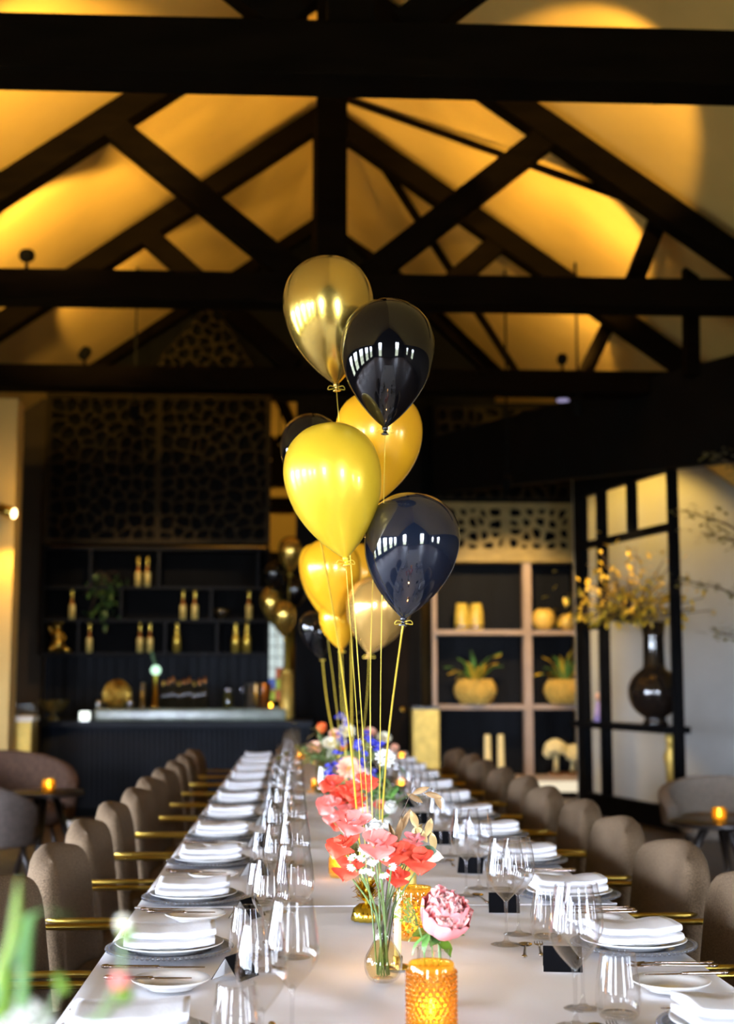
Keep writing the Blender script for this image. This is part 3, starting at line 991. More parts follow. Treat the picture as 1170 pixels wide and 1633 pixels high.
def cutlery(kind, L=.20):
    """lies along +x from tip (−) to handle end (+)"""
    mb = MB()
    def bar(x0, x1, w0, w1, z0, z1, th=.0022, n=8):
        V = []; F = []
        for i in range(n + 1):
            s = i / n; x = x0 + (x1 - x0) * s; w = (w0 + (w1 - w0) * s) / 2; z = z0 + (z1 - z0) * s
            V += [(x, -w, z), (x, w, z), (x, w * .7, z + th), (x, -w * .7, z + th)]
        for i in range(n):
            for k in range(4):
                F.append((i * 4 + k, i * 4 + (k + 1) % 4, i * 4 + 4 + (k + 1) % 4, i * 4 + 4 + k))
        F += [(0, 1, 2, 3), (n * 4 + 3, n * 4 + 2, n * 4 + 1, n * 4)]
        mb.add(V, F)
    h = L / 2
    if kind == 'knife':
        bar(-h, -h * .1, .004, .015, .002, .003, .0018)
        bar(-h * .12, h - .008, .009, .012, .002, .003, .005)
        mb.ball((h - .010, 0, .0055), .0065, 8, 6, (1.6, 1.0, .7))
    else:
        bar(-h * .45, h - .008, .005, .009, .006, .003, .003)
        mb.ball((h - .010, 0, .0048), .0065, 8, 6, (1.5, 1.0, .6))
        if kind == 'fork':
            bar(-h * .68, -h * .45, .020, .006, .006, .006, .002)
            for k in range(4):
                y = -.0085 + k * .00567
                mb.tube([(-h * .66, y, .007), (-h * .85, y, .006), (-h, y * .95, .009)], [.0015, .0013, .0008], 5)
        else:
            pr = [(0, 0)]
            V = []; F = []
            n = 10
            for i in range(5):
                r = i / 4
                for k in range(n):
                    a = 2 * PI * k / n
                    V.append((-h * .72 + math.cos(a) * .024 * r, math.sin(a) * .0155 * r, .0025 + .006 * r * r))
            for i in range(4):
                for k in range(n):
                    F.append((i * n + k, i * n + (k + 1) % n, (i + 1) * n + (k + 1) % n, (i + 1) * n + k))
            mb.add(V, F)
            mb.add([(x, y, z - .0012) for x, y, z in V], F)
    return mb
def card_obj():
    t = thing('place_card', 'x', 'place card', group='black place cards')
    w, h, d = .078, .045, .032
    for s, m, nm in ((-1, 'card_black', 'front_flap'), (1, 'card_black', 'back_flap')):
        V = [(-w / 2, s * d, 0), (w / 2, s * d, 0), (w / 2, 0, h), (-w / 2, 0, h)]
        V += [(x, y - s * .0012, z) for x, y, z in V]
        MB().add(V, [(0, 1, 2, 3), (7, 6, 5, 4), (0, 4, 5, 1), (1, 5, 6, 2), (2, 6, 7, 3), (3, 7, 4, 0)]).build(nm, m, t, smooth=False)
    V = [(w / 2 - .002, -d + .003, .001), (w / 2 - .002, d - .003, .001), (w / 2 - .002, 0, h - .004)]
    for s in (-1, 1):
        V = [(-w / 2 + .001, s * (d - .0022), .0005), (w / 2 - .001, s * (d - .0022), .0005), (w / 2 - .001, s * .0016, h - .0035), (-w / 2 + .001, s * .0016, h - .0035)]
        V += [(x, y - s * .0006, z) for x, y, z in V]
        MB().add(V, [(0, 1, 2, 3), (7, 6, 5, 4), (0, 4, 5, 1), (1, 5, 6, 2), (2, 6, 7, 3), (3, 7, 4, 0)]).build('white_lining', 'card_white', t, smooth=False)
    return t
def cut_obj(name, kind, L, m, group):
    return tag(cutlery(kind, L).build(name, m), 'x', kind, group)

PROT = {}
def put(key, maker, loc, rz, label):
    if key not in PROT:
        o = maker(); PROT[key] = o
        o.location = loc; o.rotation_euler.z = rz; o['label'] = label
        return o
    return clone(PROT[key], loc, rz, label)
NS = 12
for side in (-1, 1):
    sd = 'left' if side < 0 else 'right'
    for j in range(NS):
        cx = -.263 if side < 0 else .740
        cy = 2.335 + .72 * j + R.uniform(-.012, .012)
        where = '%s place on the %s side' % (ORD[j], sd)
        rot = PI if side < 0 else 0
        def L(dx, dy, z=0.0, jit=.006):
            s = -1 if side < 0 else 1
            return (cx + s * dx + R.uniform(-jit, jit), cy + s * dy + R.uniform(-jit, jit), TZ + z)
        c = L(0, 0, 0, .0)
        put('charger', charger_obj, (c[0], c[1], TZ + .0005), rot, 'grey glass charger with beaded rim, %s' % where)
        put('dinner', lambda: plate_obj('dinner_plate', .115, .019, 'white dinner plates'), (c[0], c[1], TZ + .0055), rot, 'white dinner plate on the glass charger, %s' % where)
        put('starter', lambda: plate_obj('starter_plate', .098, .017, 'white starter plates'), (c[0], c[1], TZ + .0135), rot, 'smaller white plate under the napkin, %s' % where)
        put('napkin', napkin_obj, (c[0] - side * .004, c[1], TZ + .0235), R.uniform(-.05, .05) + (0 if j % 2 else .03), 'white folded napkin on the plates, %s' % where)
        put('bread', lambda: plate_obj('bread_plate', .074, .019, 'white bread plates'), L(-.03, -.40, .0005), rot, 'small white bread plate, %s' % where)
        put('bknife', lambda: cut_obj('butter_knife', 'knife', .165, 'copper_steel', 'butter knives on bread plates'), L(.01, -.375, .021, .004), rot + R.uniform(-.06, .06), 'butter knife lying across the bread plate, %s' % where)
        put('fork', lambda: cut_obj('dinner_fork', 'fork', .19, 'copper_steel', 'dinner forks'), L(.03, -.215, .001), rot + R.uniform(-.05, .05), 'dinner fork between bread plate and charger, %s' % where)
        put('fork2', lambda: cut_obj('starter_fork', 'fork', .175, 'copper_steel', 'starter forks'), L(.035, -.185, .001), rot + R.uniform(-.05, .05), 'shorter starter fork next to the charger, %s' % where)
        put('knife', lambda: cut_obj('dinner_knife', 'knife', .21, 'copper_steel', 'dinner knives'), L(.02, .165, .001), rot + R.uniform(-.04, .04), 'dinner knife beside the charger, %s' % where)
        put('spoon', lambda: cut_obj('dessert_spoon', 'spoon', .15, 'steel', 'dessert spoons'), L(-.24, -.03, .001), rot + PI / 2 + PI + R.uniform(-.2, .2), 'dessert spoon in front of the plates, %s' % where)
        put('dfork', lambda: cut_obj('dessert_fork', 'fork', .14, 'steel', 'dessert forks'), L(-.205, -.02, .001), rot + PI / 2 + PI + R.uniform(-.15, .15), 'dessert fork in front of the plates, %s' % where)
        put('wine1', lambda: wine_obj(.232, .043, 'large red wine glasses'), L(-.265, .06), rot, 'larger clear wine glass, %s' % where)
        put('wine2', lambda: wine_obj(.218, .039, 'small white wine glasses'), L(-.222, .185), rot, 'slimmer clear wine glass behind the larger one, %s' % where)
        put('tumb', tumbler_obj, L(-.175, .10), rot, 'clear stemless tumbler beside the wine glasses, %s' % where)
        put('card', card_obj, L(-.15 if side < 0 else -.20, .255 if side < 0 else -.20, .0), (-.22 if side > 0 else 1.05) + R.uniform(-.1, .1), 'black folded place card, %s' % where)

# ================================================================== BAR
def bottle(px, Y, z, h, label, kind):
    t = thing('bar_bottle', label, 'bottle', (FX(px, Y), Y, z), 0, 'gold bottles on the bar shelves')
    r = .045 if kind == 'fat' else .034
    mb = [(0, 0), (r, 0), (r, h * .44), (r * .9, h * .5), (r * .45, h * .64), (r * .42, h * .72), (0, h * .72)]
    MB().lathe(mb, 16).build('body', 'bottle_gold' if kind == 'fat' else 'bottle_label', t)
    if kind != 'fat':
        MB().lathe([(r * .93, h * .46), (r * .95, h * .5), (r * .5, h * .645), (r * .46, h * .70)], 14).build('shoulder', 'copper', t)
    else:
        MB().lathe([(r * .5, h * .58), (r * .72, h * .66), (r * .5, h * .76), (r * .4, h * .8)], 14).build('collar', 'bottle_gold', t)
    MB().lathe([(r * .47, h * .70), (r * .52, h * .72), (r * .52, h * .95), (r * .42, h), (0, h)], 14).build('foil', 'bottle_gold', t)
    return t
def bar_shelf():
    Y = BY
    x0, x1 = FX(62, Y), FX(428, Y)
    zt, zb = FZ(870, Y), FZ(1044, Y)
    t = thing('bar_shelf', 'black open shelving with compartments behind the bar', 'shelving', ((x0 + x1) / 2, Y, 0))
    w = x1 - x0
    MB().box((0, .33, (zt + .3) / 2 + .0), (w, .05, zt - .3)).build('back_panel', 'black_paint', t, smooth=False)
    n = 22
    for k in range(n):
        MB().box((-w / 2 + w * (k + .5) / n, .29, (zb + .3) / 2), (w / n - .012, .03, zb - .3)).build('wall_board', 'navy_board', t, smooth=False)
    zs = [FZ(1041, Y), FZ(988, Y), FZ(936, Y)]
    for z in zs + [zt - .03]:
        MB().box((0, .13, z - .016), (w, .29, .03)).build('shelf', 'navy_board', t, smooth=False, bevel=.003)
    for s in (-1, 1):
        MB().box((s * (w / 2 - .02), .13, (zb + zt) / 2), (.04, .30, zt - zb)).build('side_panel', 'black_paint', t, smooth=False)
    for px, i in ((123, 0), (190, 1), (262, 0), (250, 2), (335, 1), (345, 0), (410, 2), (140, 2)):
        z0 = zs[i]; z1 = zs[i + 1] if i < 2 else zt
        MB().box((FX(px, Y) - (x0 + x1) / 2, .13, (z0 + z1) / 2 - .015), (.03, .27, z1 - z0 - .03)).build('divider', 'navy_board', t, smooth=False)
    return zs
zs = bar_shelf()
for px, i, kind, lab in ((217, 2, 's', 'first of two gold capped bottles on the top bar shelf'), (232, 2, 's', 'second of two gold capped bottles on the top bar shelf'),
                   (112, 1, 's', 'lone gold capped bottle left on the middle bar shelf'), (290, 1, 's', 'first of the paired bottles on the middle bar shelf'),
                   (309, 1, 's', 'second of the paired bottles on the middle bar shelf'), (396, 1, 's', 'lone bottle at the right end of the middle bar shelf'),
                   (141, 0, 's', 'gold capped bottle beside the gold figure on the lowest bar shelf'), (222, 0, 's', 'first slim bottle at the centre of the lowest bar shelf'),
                   (238, 0, 's', 'second slim bottle at the centre of the lowest bar shelf'), (281, 0, 'fat', 'stout all gold bottle standing alone on the lowest bar shelf'),
                   (375, 0, 'fat', 'first of two stout gold bottles on the lowest bar shelf'), (393, 0, 'fat', 'second of two stout gold bottles on the lowest bar shelf')):
    bottle(px, BY + .06, zs[i], .34, lab, kind)
# gold animal figure
def figure():
    p = (FX(90, BY + .1), BY + .1, zs[0])
    t = thing('gold_figure', 'gold seated animal figure with raised arm on the lowest bar shelf', 'figurine', p)
    b = MB()
    b.ball((0, 0, .09), .075, 12, 8, (1, .9, 1.2)); b.ball((0, 0, .19), .06, 12, 8, (1, .9, 1.2)); b.ball((.0, -.01, .285), .05, 12, 8)
    b.tube([(.04, -.02, .08), (.11, -.05, .03), (.16, -.05, .012)], [.04, .03, .016], 8)
    b.tube([(-.04, -.02, .07), (-.07, -.06, .02)], [.04, .025], 8)
    b.build('body', 'gold', t)
    MB().tube([(-.05, -.02, .21), (-.085, -.03, .27), (-.10, -.03, .335)], [.025, .02, .014], 8).build('raised_arm', 'gold', t)
    MB().tube([(.05, -.02, .21), (.085, -.05, .16), (.06, -.07, .12)], [.022, .018, .014], 8).build('arm', 'gold', t)
    for s in (-1, 1): MB().ball((s * .04, 0, .335), .02, 8, 6).build('ear', 'gold', t)
figure()
def leafclump(name, label, p, spread, n, size, m, droop=0, group=None, cat='plant', seed=3, stemm='twig'):
    t = thing(name, label, cat, p, 0, group)
    rr = random.Random(seed)
    b = MB(); st = MB()
    for k in range(n):
        q = Vector((rr.gauss(0, spread[0]), rr.gauss(0, spread[1]), abs(rr.gauss(0, spread[2])) * (-1 if droop else 1)))
        Mx = Matrix.Translation(q) @ Matrix.Rotation(rr.uniform(0, 2 * PI), 4, 'Z') @ Matrix.Rotation(rr.uniform(-1.2, .9) - (1.0 if droop else 0), 4, 'X')
        b.petal(Mx, size * rr.uniform(.7, 1.3), size * .45, .2, .3, nl=3, nw=2)
        if k % 4 == 0:
            st.tube([(0, 0, 0), q * .5 + Vector((0, 0, .02)), q], .004, 4)
    f = b.build('foliage', m, t); f['kind'] = 'stuff'
    st.build('stems', stemm, t)['kind'] = 'stuff'
    return t
leafclump('trailing_plant', 'dark green trailing plant hanging down the bar shelving', (FX(163, BY), BY + .02, FZ(915, BY)), (.12, .06, .25), 90, .10, 'leaf_dark', droop=1)
tb = thing('silver_bowl', 'small dark bowl with a glint on the middle bar shelf', 'bowl', (FX(352, BY), BY + .05, zs[1]))
MB().lathe([(0, 0), (.04, 0), (.045, .01), (.08, .06), (.10, .11), (.094, .11), (.07, .06), (0, .02)], 18).build('bowl_body', 'bottle_dark', tb)
MB().lathe([(.096, .108), (.104, .112), (.096, .116), (.092, .112), (.096, .108)], 18).build('rim', 'brass', tb)

# counter: dark fluted front curving away at its left end, raised marble top
CY = 13.7
def counter():
    zc = FZ(1150, CY); z_m = FZ(1138, CY)
    x0, x1 = FX(54, CY), FX(498, CY)
    t = thing('bar_counter', 'long black fluted bar counter with rounded end', 'bar counter', (0, CY, 0))
    r = .55
    path = [(x0 + r - r * math.cos(a), r - r * math.sin(a)) for a in [PI / 2 * k / 8 for k in range(9)]] + [(x1, 0), (x1, 1.3)]
    path = [(x0, 1.3)] + path
    V = []; n = len(path)
    for x, y in path: V += [(x, y, .1), (x, y, zc - .05)]
    F = [(2 * i, 2 * i + 2, 2 * i + 3, 2 * i + 1) for i in range(n - 1)] + [tuple(2 * i for i in range(n)), tuple(2 * i + 1 for i in range(n - 1, -1, -1))]
    F.append((2 * (n - 1), 0, 1, 2 * n - 1))
    MB().add(V, F).build('carcass', 'bar_front', t, smooth=False)
    # fluting
    pts = []
    acc = 0
    seg = path[1:-1]
    tot = sum(math.dist(seg[i], seg[i + 1]) for i in range(len(seg) - 1))
    N = 60
    for k in range(N):
        s = (k + .5) / N * tot
        for i in range(len(seg) - 1):
            L = math.dist(seg[i], seg[i + 1])
            if s <= L:
                f = s / L
                px_, py_ = seg[i][0] + (seg[i + 1][0] - seg[i][0]) * f, seg[i][1] + (seg[i + 1][1] - seg[i][1]) * f
                break
            s -= L
        MB().tube([(px_, py_, .11), (px_, py_, zc - .06)], .017, 6).build('flute', 'bar_front', t)
    off = .06
    top = [(x - (off if x < x0 + .4 else 0), y - (off if y < .3 else 0)) for x, y in path]
    V = [(x, y, zc - .05) for x, y in top] + [(x, y, zc) for x, y in top]
    MB().add(V, [tuple(range(n)), tuple(range(2 * n - 1, n - 1, -1))] + [(i, (i + 1) % n, n + (i + 1) % n, n + i) for i in range(n)]).build('worktop', 'bar_front', t, smooth=False)
    MB().box(((x0 + x1) / 2, .35, .05), (x1 - x0 - .3, .5, .1)).build('plinth', 'black_paint', t, smooth=False)
    m0, m1 = FX(150, CY), FX(456, CY)
    t2 = thing('marble_top', 'green grey marble slab raised on the bar counter', 'counter top', ((m0 + m1) / 2, CY + .3, zc))
    MB().box((0, 0, (z_m + .05 - zc) / 2), (m1 - m0, .55, z_m + .05 - zc)).build('slab', 'marble', t2, smooth=False, bevel=.03)
    return zc, z_m + .05
zc, zm = counter()
def bar_items():
    Y = CY + .3
    # beer tap
    t = thing('beer_tap', 'slim gold beer tap column with glowing green ball on the bar', 'beer tap', (FX(248, Y), Y, zm))
    h = FZ(1076, Y) - zm
    MB().lathe([(0, 0), (.06, 0), (.06, .015), (.032, .025), (.03, h), (0, h)], 16).build('column', 'brass', t)
    MB().ball((0, 0, h + .045), .05, 14, 10).build('glow_ball', 'tap_glow', t)
    MB().tube([(0, 0, h + .09), (-.03, 0, h + .17), (-.045, 0, h + .24)], [.012, .016, .014], 8).build('handle', 'leaf_blue', t)
    t = thing('tap_spout', 'short silver tap standing left of the gold beer tap', 'tap', (FX(228, Y - .1), Y - .1, zm))
    MB().lathe([(0, 0), (.03, 0), (.03, .012), (.022, .015), (.022, .24), (.018, .25), (0, .25)], 12).build('column', 'silver', t)
    MB().tube([(0, 0, .22), (0, -.07, .23), (0, -.09, .19)], .012, 8).build('spout', 'silver', t)
    # gold ball ornament
    t = thing('gold_ornament', 'round gold openwork ornament on the bar between two small balls', 'ornament', (FX(187, Y), Y, zm))
    r = .135
    b = MB()
    for k in range(9):
        a = PI * k / 9
        b.tube([(math.cos(a) * r * math.sin(u), math.sin(a) * r * math.sin(u), r + r * math.cos(u)) for u in [2 * PI * i / 24 for i in range(25)]], .012, 5, cap=False)
    b.build('hoops', 'gold', t)['kind'] = 'stuff'
    b = MB(); rr = random.Random(5)
    for k in range(90):
        th, ph = math.acos(rr.uniform(-1, 1)), rr.uniform(0, 2 * PI)
        b.ball((math.sin(th) * math.cos(ph) * r, math.sin(th) * math.sin(ph) * r, r + math.cos(th) * r), .02, 6, 4)
    b.build('beads', 'gold', t)['kind'] = 'stuff'
    for px, lab in ((159, 'small silver ball on the bar, left of the gold ornament'), (208, 'small silver ball on the bar, right of the gold ornament')):
        t = thing('silver_ball', lab, 'ornament', (FX(px, Y - .12), Y - .12, zm))
        MB().ball((0, 0, .05), .042, 14, 10).build('ball', 'silver', t)
        MB().lathe([(0, 0), (.03, 0), (.02, .015), (0, .015)], 12).build('foot', 'silver', t)
    # scalloped bowl
    t = thing('pedestal_bowl', 'scalloped amber glass bowl on a foot at the left end of the bar', 'bowl', (FX(87, Y), Y, zc))
    V = []; F = []
    n = 40
    prof = [(.02, .08), (.07, .085), (.11, .12), (.14, .18), (.15, .20)]
    for r, z in prof:
        for k in range(n):
            a = 2 * PI * k / n; q = 1 + .07 * math.cos(a * 10) * (z - .08) / .12
            V.append((r * q * math.cos(a), r * q * math.sin(a), z))
    for i in range(len(prof) - 1):
        for k in range(n): F.append((i * n + k, i * n + (k + 1) % n, (i + 1) * n + (k + 1) % n, (i + 1) * n + k))
    MB().add(V, F).build('bowl_body', 'dish_glass', t)
    MB().lathe([(0, 0), (.075, 0), (.07, .015), (.03, .05), (.025, .085), (0, .085)], 20).build('foot', 'dish_glass', t)
    # lantern
    t = thing('table_lantern', 'small glowing white cube lantern on the edge of the bar', 'lantern', (FX(134, CY), CY + .1, zc))
    MB().box((0, 0, .05), (.095, .095, .09)).build('shade', 'lantern_glow', t, smooth=False, bevel=.015)
    MB().box((0, 0, .003), (.08, .08, .006)).build('base', 'silver', t, smooth=False)
    # dark bottles in a row
    for k in range(9):
        t = thing('dark_bottle', '%s dark wine bottle in the row on the back bar' % ORD[k], 'bottle', (FX(262 + k * 8.2, Y + .25), Y + .15 + .02 * (k % 2), zm), 0, 'dark bottles behind the tap')
        h = .27 + .02 * (k % 3)
        MB().lathe([(0, 0), (.03, 0), (.03, h * .55), (.011, h * .72), (.011, h * .9), (0, h * .9)], 12).build('body', 'bottle_dark', t)
        MB().lathe([(.0125, h * .82), (.0125, h), (0, h)], 10).build('cap', 'copper' if k % 3 else 'gold', t)
    # buckets
    for px, m, lab, hh in ((402, 'silver', 'silver ice bucket on the bar', .24), (419, 'copper', 'copper ice bucket at the right of the bar', .24)):
        t = thing('ice_bucket', lab, 'bucket', (FX(px, Y), Y + (.1 if m == 'copper' else 0), zm))
        MB().lathe([(0, 0), (.065, 0), (.07, .01), (.088, hh), (.092, hh + .004), (.085, hh), (.066, .015), (0, .012)], 24).build('pail', m, t)
        for s in (-1, 1):
            MB().tube([(s * .084, 0, hh * .85), (s * .105, 0, hh * .8), (s * .105, 0, hh * .66), (s * .080, 0, hh * .62)], .006, 6).build('handle', m, t)
    t = thing('glass_jar', 'small dark glass jar on the bar left of the buckets', 'jar', (FX(364, Y), Y, zm))
    MB().lathe([(0, 0), (.045, 0), (.05, .03), (.05, .12), (.035, .15), (.035, .17), (0, .17)], 16).build('body', 'glass_olive', t)
    MB().lathe([(.037, .165), (.04, .17), (.04, .19), (0, .195)], 14).build('lid', 'silver', t)
    # gold vase holding down the far balloons
    t = thing('gold_vase', 'tall gold cylinder vase at the right end of the bar', 'vase', (FX(457, CY + .25), CY + .25, zc))
    h = FZ(1068, CY + .25) - zc
    MB().lathe([(0, 0), (.065, 0), (.068, .01), (.068, h), (.062, h), (.062, .02), (0, .02)], 24).build('body', 'gold_panel', t)
    for z in (.02, h - .02):
        MB().lathe([(.068, z - .008), (.071, z), (.068, z + .008)], 24).build('band', 'brass', t)
    # tea light
    t = thing('tea_light', 'small glowing tea light near the right end of the bar', 'candle', (FX(432, Y - .1), Y - .15, zm))
    MB().lathe([(0, 0), (.022, 0), (.026, .05), (.024, .05), (.02, .005), (0, .005)], 14).build('cup', 'glass_amber', t)
    MB().ball((0, 0, .03), .012, 8, 6, (1, 1, 1.6)).build('flame', 'flame', t)
bar_items()
# gold side counter at far left with glasses
t = thing('gold_counter', 'gold leaf side counter with white top beyond the lounge chair', 'counter', (FX(28, 13.0), 13.15, 0))
w = FX(51, 13.0) - FX(4, 13.0)
MB().box((0, 0, FZ(1150, 13) / 2), (w, .3, FZ(1150, 13))).build('body', 'gold_panel', t, smooth=False)
MB().box((0, 0, FZ(1146, 13)), (w + .03, .34, .05)).build('top', 'white_lacquer', t, smooth=False, bevel=.005)
for k in range(8):
    q = (FX(24 + (k % 4) * 8, 13.0), 13.08 + .12 * (k // 4), FZ(1146, 13) + .025)
    put('sglass', lambda: (lambda t: (MB().lathe([(0, 0), (.02, 0), (.026, .02), (.025, .11)], 16).build('body', 'glass', t), MB().lathe([(0, .004), (.018, .004), (.02, .012), (0, .012)], 14).build('base', 'glass_thick', t), t)[-1])(thing('bar_glass', 'x', 'glass', group='glasses on the gold counter')), q, 0, 'clear bar glass on the gold counter, %s of the %s row' % (ORD[k % 4], ['front', 'back'][k // 4]))
# lamp on the pier
t = thing('wall_lamp', 'brass tube lamp with glowing end on the yellow pier', 'lamp', (FX(4, 12.4), 12.44, FZ(822, 12.4)))
MB().tube([(-.14, .0, .07), (.075, -.16, -.01)], .05, 14).build('tube', 'brass', t)
M = Matrix.Translation((.078, -.163, -.0115))
MB().ball((0, 0, 0), .046, 12, 8, (.6, .6, 1), M=M).build('bulb', 'lamp_glow', t)
MB().lathe([(0, -.02), (.04, -.02), (.04, .0), (0, .0)], 12, M=Matrix.Translation((-.12, .0, .06)) @ Matrix.Rotation(PI / 2, 4, 'X')).build('wall_plate', 'brass', t)
spot('wall_lamp_light', (.03, -.14, -.08), (-.05, -.08, -2), 60, WARM, 110, .5, .04, t)
pt_light('wall_lamp_glow', (.15, -.24, .0), 6, WARM, .04, t)

# ================================================================== DISPLAY SHELVES (right)
def shelves():
    Y = BY
    X = lambda p: FX(p, Y)
    Z = lambda p: FZ(p, Y)
    cx = X(800)
    t = thing('display_shelf', 'taupe framed display shelving with dark slatted back', 'shelving', (cx, Y, 0))
    MB().box((X(808) - cx, .42, Z(882) / 2), (X(925) - X(690), .04, Z(882))).build('back_panel', 'black_paint', t, smooth=False)
    n = 46
    for k in range(n):
        x = X(700) + (X(922) - X(700)) * (k + .5) / n - cx
        MB().box((x, .38, (Z(885) + .1) / 2), (.022, .03, Z(885) - .1)).build('back_slat', 'navy_board', t, smooth=False)
    for p, w in ((694, .05), (843, .095), (661, .04)):
        MB().box((X(p) - cx, .1, Z(890) / 2), (w, .16 if w > .08 else .08, Z(890))).build('post', 'shelf_taupe', t, smooth=False, bevel=.004)
    for py, a, b in ((1008, 697, 836), (1008, 850, 922), (1128, 697, 836), (1128, 850, 922), (1243, 697, 836), (1243, 850, 922)):
        MB().box(((X(a) + X(b)) / 2 - cx, .16, Z(py)), (X(b) - X(a) - .004, .38, .055)).build('shelf', 'shelf_taupe', t, smooth=False, bevel=.003)
    MB().box((X(810) - cx, .12, Z(888)), (X(916) - X(700), .3, .10)).build('top_rail', 'lattice_straw', t, smooth=False, bevel=.004)
    MB().box((X(892) - cx, .08, Z(1256)), (X(926) - X(860), .3, .11)).build('lit_plinth', 'plinth_glow', t, smooth=False)
    return Z(1008) + .03, Z(1128) + .03, Z(1243) + .03
s1, s2, s3 = shelves()
t = thing('gold_cabinet', 'gold leaf cabinet standing left of the display shelves', 'cabinet', (FX(677, BY - .3), BY - .25, 0))
w = FX(697, BY - .3) - FX(656, BY - .3); h = FZ(1131, BY - .3)
MB().box((0, 0, h / 2), (w, .4, h)).build('body', 'gold_panel', t, smooth=False)
MB().box((0, 0, h + .015), (w + .02, .42, .03)).build('top', 'dark_wood', t, smooth=False)
MB().box((0, -.205, h * .5), (w - .04, .012, h - .08)).build('door', 'gold_panel', t, smooth=False, bevel=.003)
SY = BY + .1
for k, px in enumerate((737, 760)):
    t = thing('ochre_vase', '%s tall ochre vase on the upper left display shelf' % ['first', 'second'][k], 'vase', (FX(px, SY), SY, s1), 0, 'ochre vases')
    h = .30
    MB().lathe([(0, 0), (.075, 0), (.085, .02), (.08, h * .6), (.062, h), (.055, h), (.07, h * .5), (.07, .03), (0, .03)], 22).build('body', 'vase_ochre', t)
    MB().lathe([(.078, .012), (.090, .03), (.086, .05), (.08, .055)], 22).build('foot_band', 'silver', t)
for px, r, m, lab in ((868, .135, 'vase_yellow', 'round pale gold ribbed vase on the upper right shelf'), (905, .10, 'gold_matte', 'smaller round gold bowl on the upper right shelf')):
    t = thing('round_vase', lab, 'vase', (FX(px, SY), SY, s1))
    pr = [(0, 0)] + [(r * math.sin(a), r * .95 - r * .95 * math.cos(a)) for a in [.35 + k * (2.3) / 9 for k in range(10)]]
    pr += [(pr[-1][0] - .012, pr[-1][1]), (pr[-1][0] - .02, pr[-1][1] - .05), (0, .05)]
    MB().lathe(pr, 28).build('body', m, t)
    for k in range(4):
        a = .8 + k * .42
        q = r * math.sin(a) + .002
        zz = r * .95 - r * .95 * math.cos(a)
        MB().lathe([(q, zz - .007), (q + .006, zz), (q, zz + .007)], 28).build('rib', m, t)
def pineapple(px, lab, seed):
    t = thing('gold_planter', lab, 'potted plant', (FX(px, SY), SY - .02, s2), 0, 'gold pots with pointed leaves')
    r = .215
    MB().lathe([(0, 0), (r * .6, 0), (r * .9, r * .35), (r, r * .7), (r * .88, r * 1.1), (r * .6, r * 1.32), (r * .5, r * 1.3), (0, r * 1.1)], 26).build('pot', 'gold_matte', t)
    b = MB()
    for i in range(7):
        zz = r * (.15 + .17 * i); q = r * math.sin(.75 + i * .24) * 1.0
        for k in range(16):
            a = 2 * PI * (k + .5 * (i % 2)) / 16
            b.ball((q * math.cos(a), q * math.sin(a), zz), .032, 6, 4, (1, 1, 1))
    b.build('knobs', 'gold_matte', t)['kind'] = 'stuff'
    rr = random.Random(seed)
    for k in range(18):
        a = 2 * PI * k / 18 + rr.uniform(-.2, .2); e = rr.uniform(.25, 1.2)
        M = Matrix.Translation((.04 * math.cos(a), .04 * math.sin(a), r * 1.2)) @ Matrix.Rotation(a - PI / 2, 4, 'Z') @ Matrix.Rotation(e, 4, 'X')
        MB().petal(M, rr.uniform(.26, .44), .06, .05, .5, tip=.35, nl=5, nw=2).build('leaf', 'yellow_leaf' if k % 2 == 0 else 'leaf', t)
pineapple(757, 'gold pineapple shaped pot with pointed leaves on the middle left shelf', 1)
pineapple(900, 'gold pineapple shaped pot with pointed leaves on the middle right shelf', 2)
for k, px in enumerate((776, 797)):
    t = thing('pillar_candle', '%s tall pale gold pillar on the lowest left shelf' % ['left', 'right'][k], 'candle', (FX(px, SY), SY, s3), 0, 'tall gold pillars')
    h = FZ(1172, SY) - s3
    MB().lathe([(0, 0), (.05, 0), (.042, .02), (.036, h * .97), (.03, h), (0, h * .98)], 18).build('shaft', 'coral_gold', t)
    MB().lathe([(0, -.0), (.058, 0), (.058, .02), (.05, .025)], 18).build('base', 'dark_wood', t)
for k, (px, s) in enumerate(((884, 1.0), (910, .85))):
    t = thing('coral_ornament', '%s pale gold tree shaped ornament on the lowest right shelf' % ['larger', 'smaller'][k], 'ornament', (FX(px, SY), SY, s3), 0, 'tree ornaments')
    MB().box((0, 0, .02), (.17 * s, .12, .04)).build('base', 'copper', t, smooth=False, bevel=.004)
    MB().tube([(0, 0, .04), (.005, 0, .15 * s), (0, 0, .24 * s)], [.034 * s, .026 * s, .04 * s], 10).build('trunk', 'coral_gold', t)
    b = MB(); rr = random.Random(k)
    for q in range(26):
        a, e = rr.uniform(0, 2 * PI), rr.uniform(-.3, 1.5)
        b.ball((math.cos(a) * math.cos(e) * .10 * s, math.sin(a) * math.cos(e) * .08, (.26 + math.sin(e) * .10) * s), .048 * s, 8, 6)
    b.build('crown', 'coral_gold', t)['kind'] = 'stuff'
def shelf_spot(p, aim, e, size, label, col=(1, .66, .28)):
    t = thing('shelf_spotlight', label, 'spotlight', p)
    d = (Vector(aim) - Vector(p)).normalized()
    M = d.to_track_quat('Z', 'Y').to_matrix().to_4x4()
    MB().lathe([(0, -.12), (.05, -.12), (.05, .03), (.042, .03), (.042, 0), (0, 0)], 14, M=M).build('housing', 'black_paint', t, angle=40)
    MB().lathe([(0, .004), (.04, .004), (.04, .008), (0, .008)], 14, M=M).build('lens', 'lamp_glow', t)
    h = roofz(p[0]) - p[2]
    MB().box((0, -.02, h / 2), (.018, .018, h)).build('rod', 'black_paint', t, smooth=False)
    spot('shelf_spotlight_lamp', d * .04, d * 2, e, col, size, .5, .04, t)
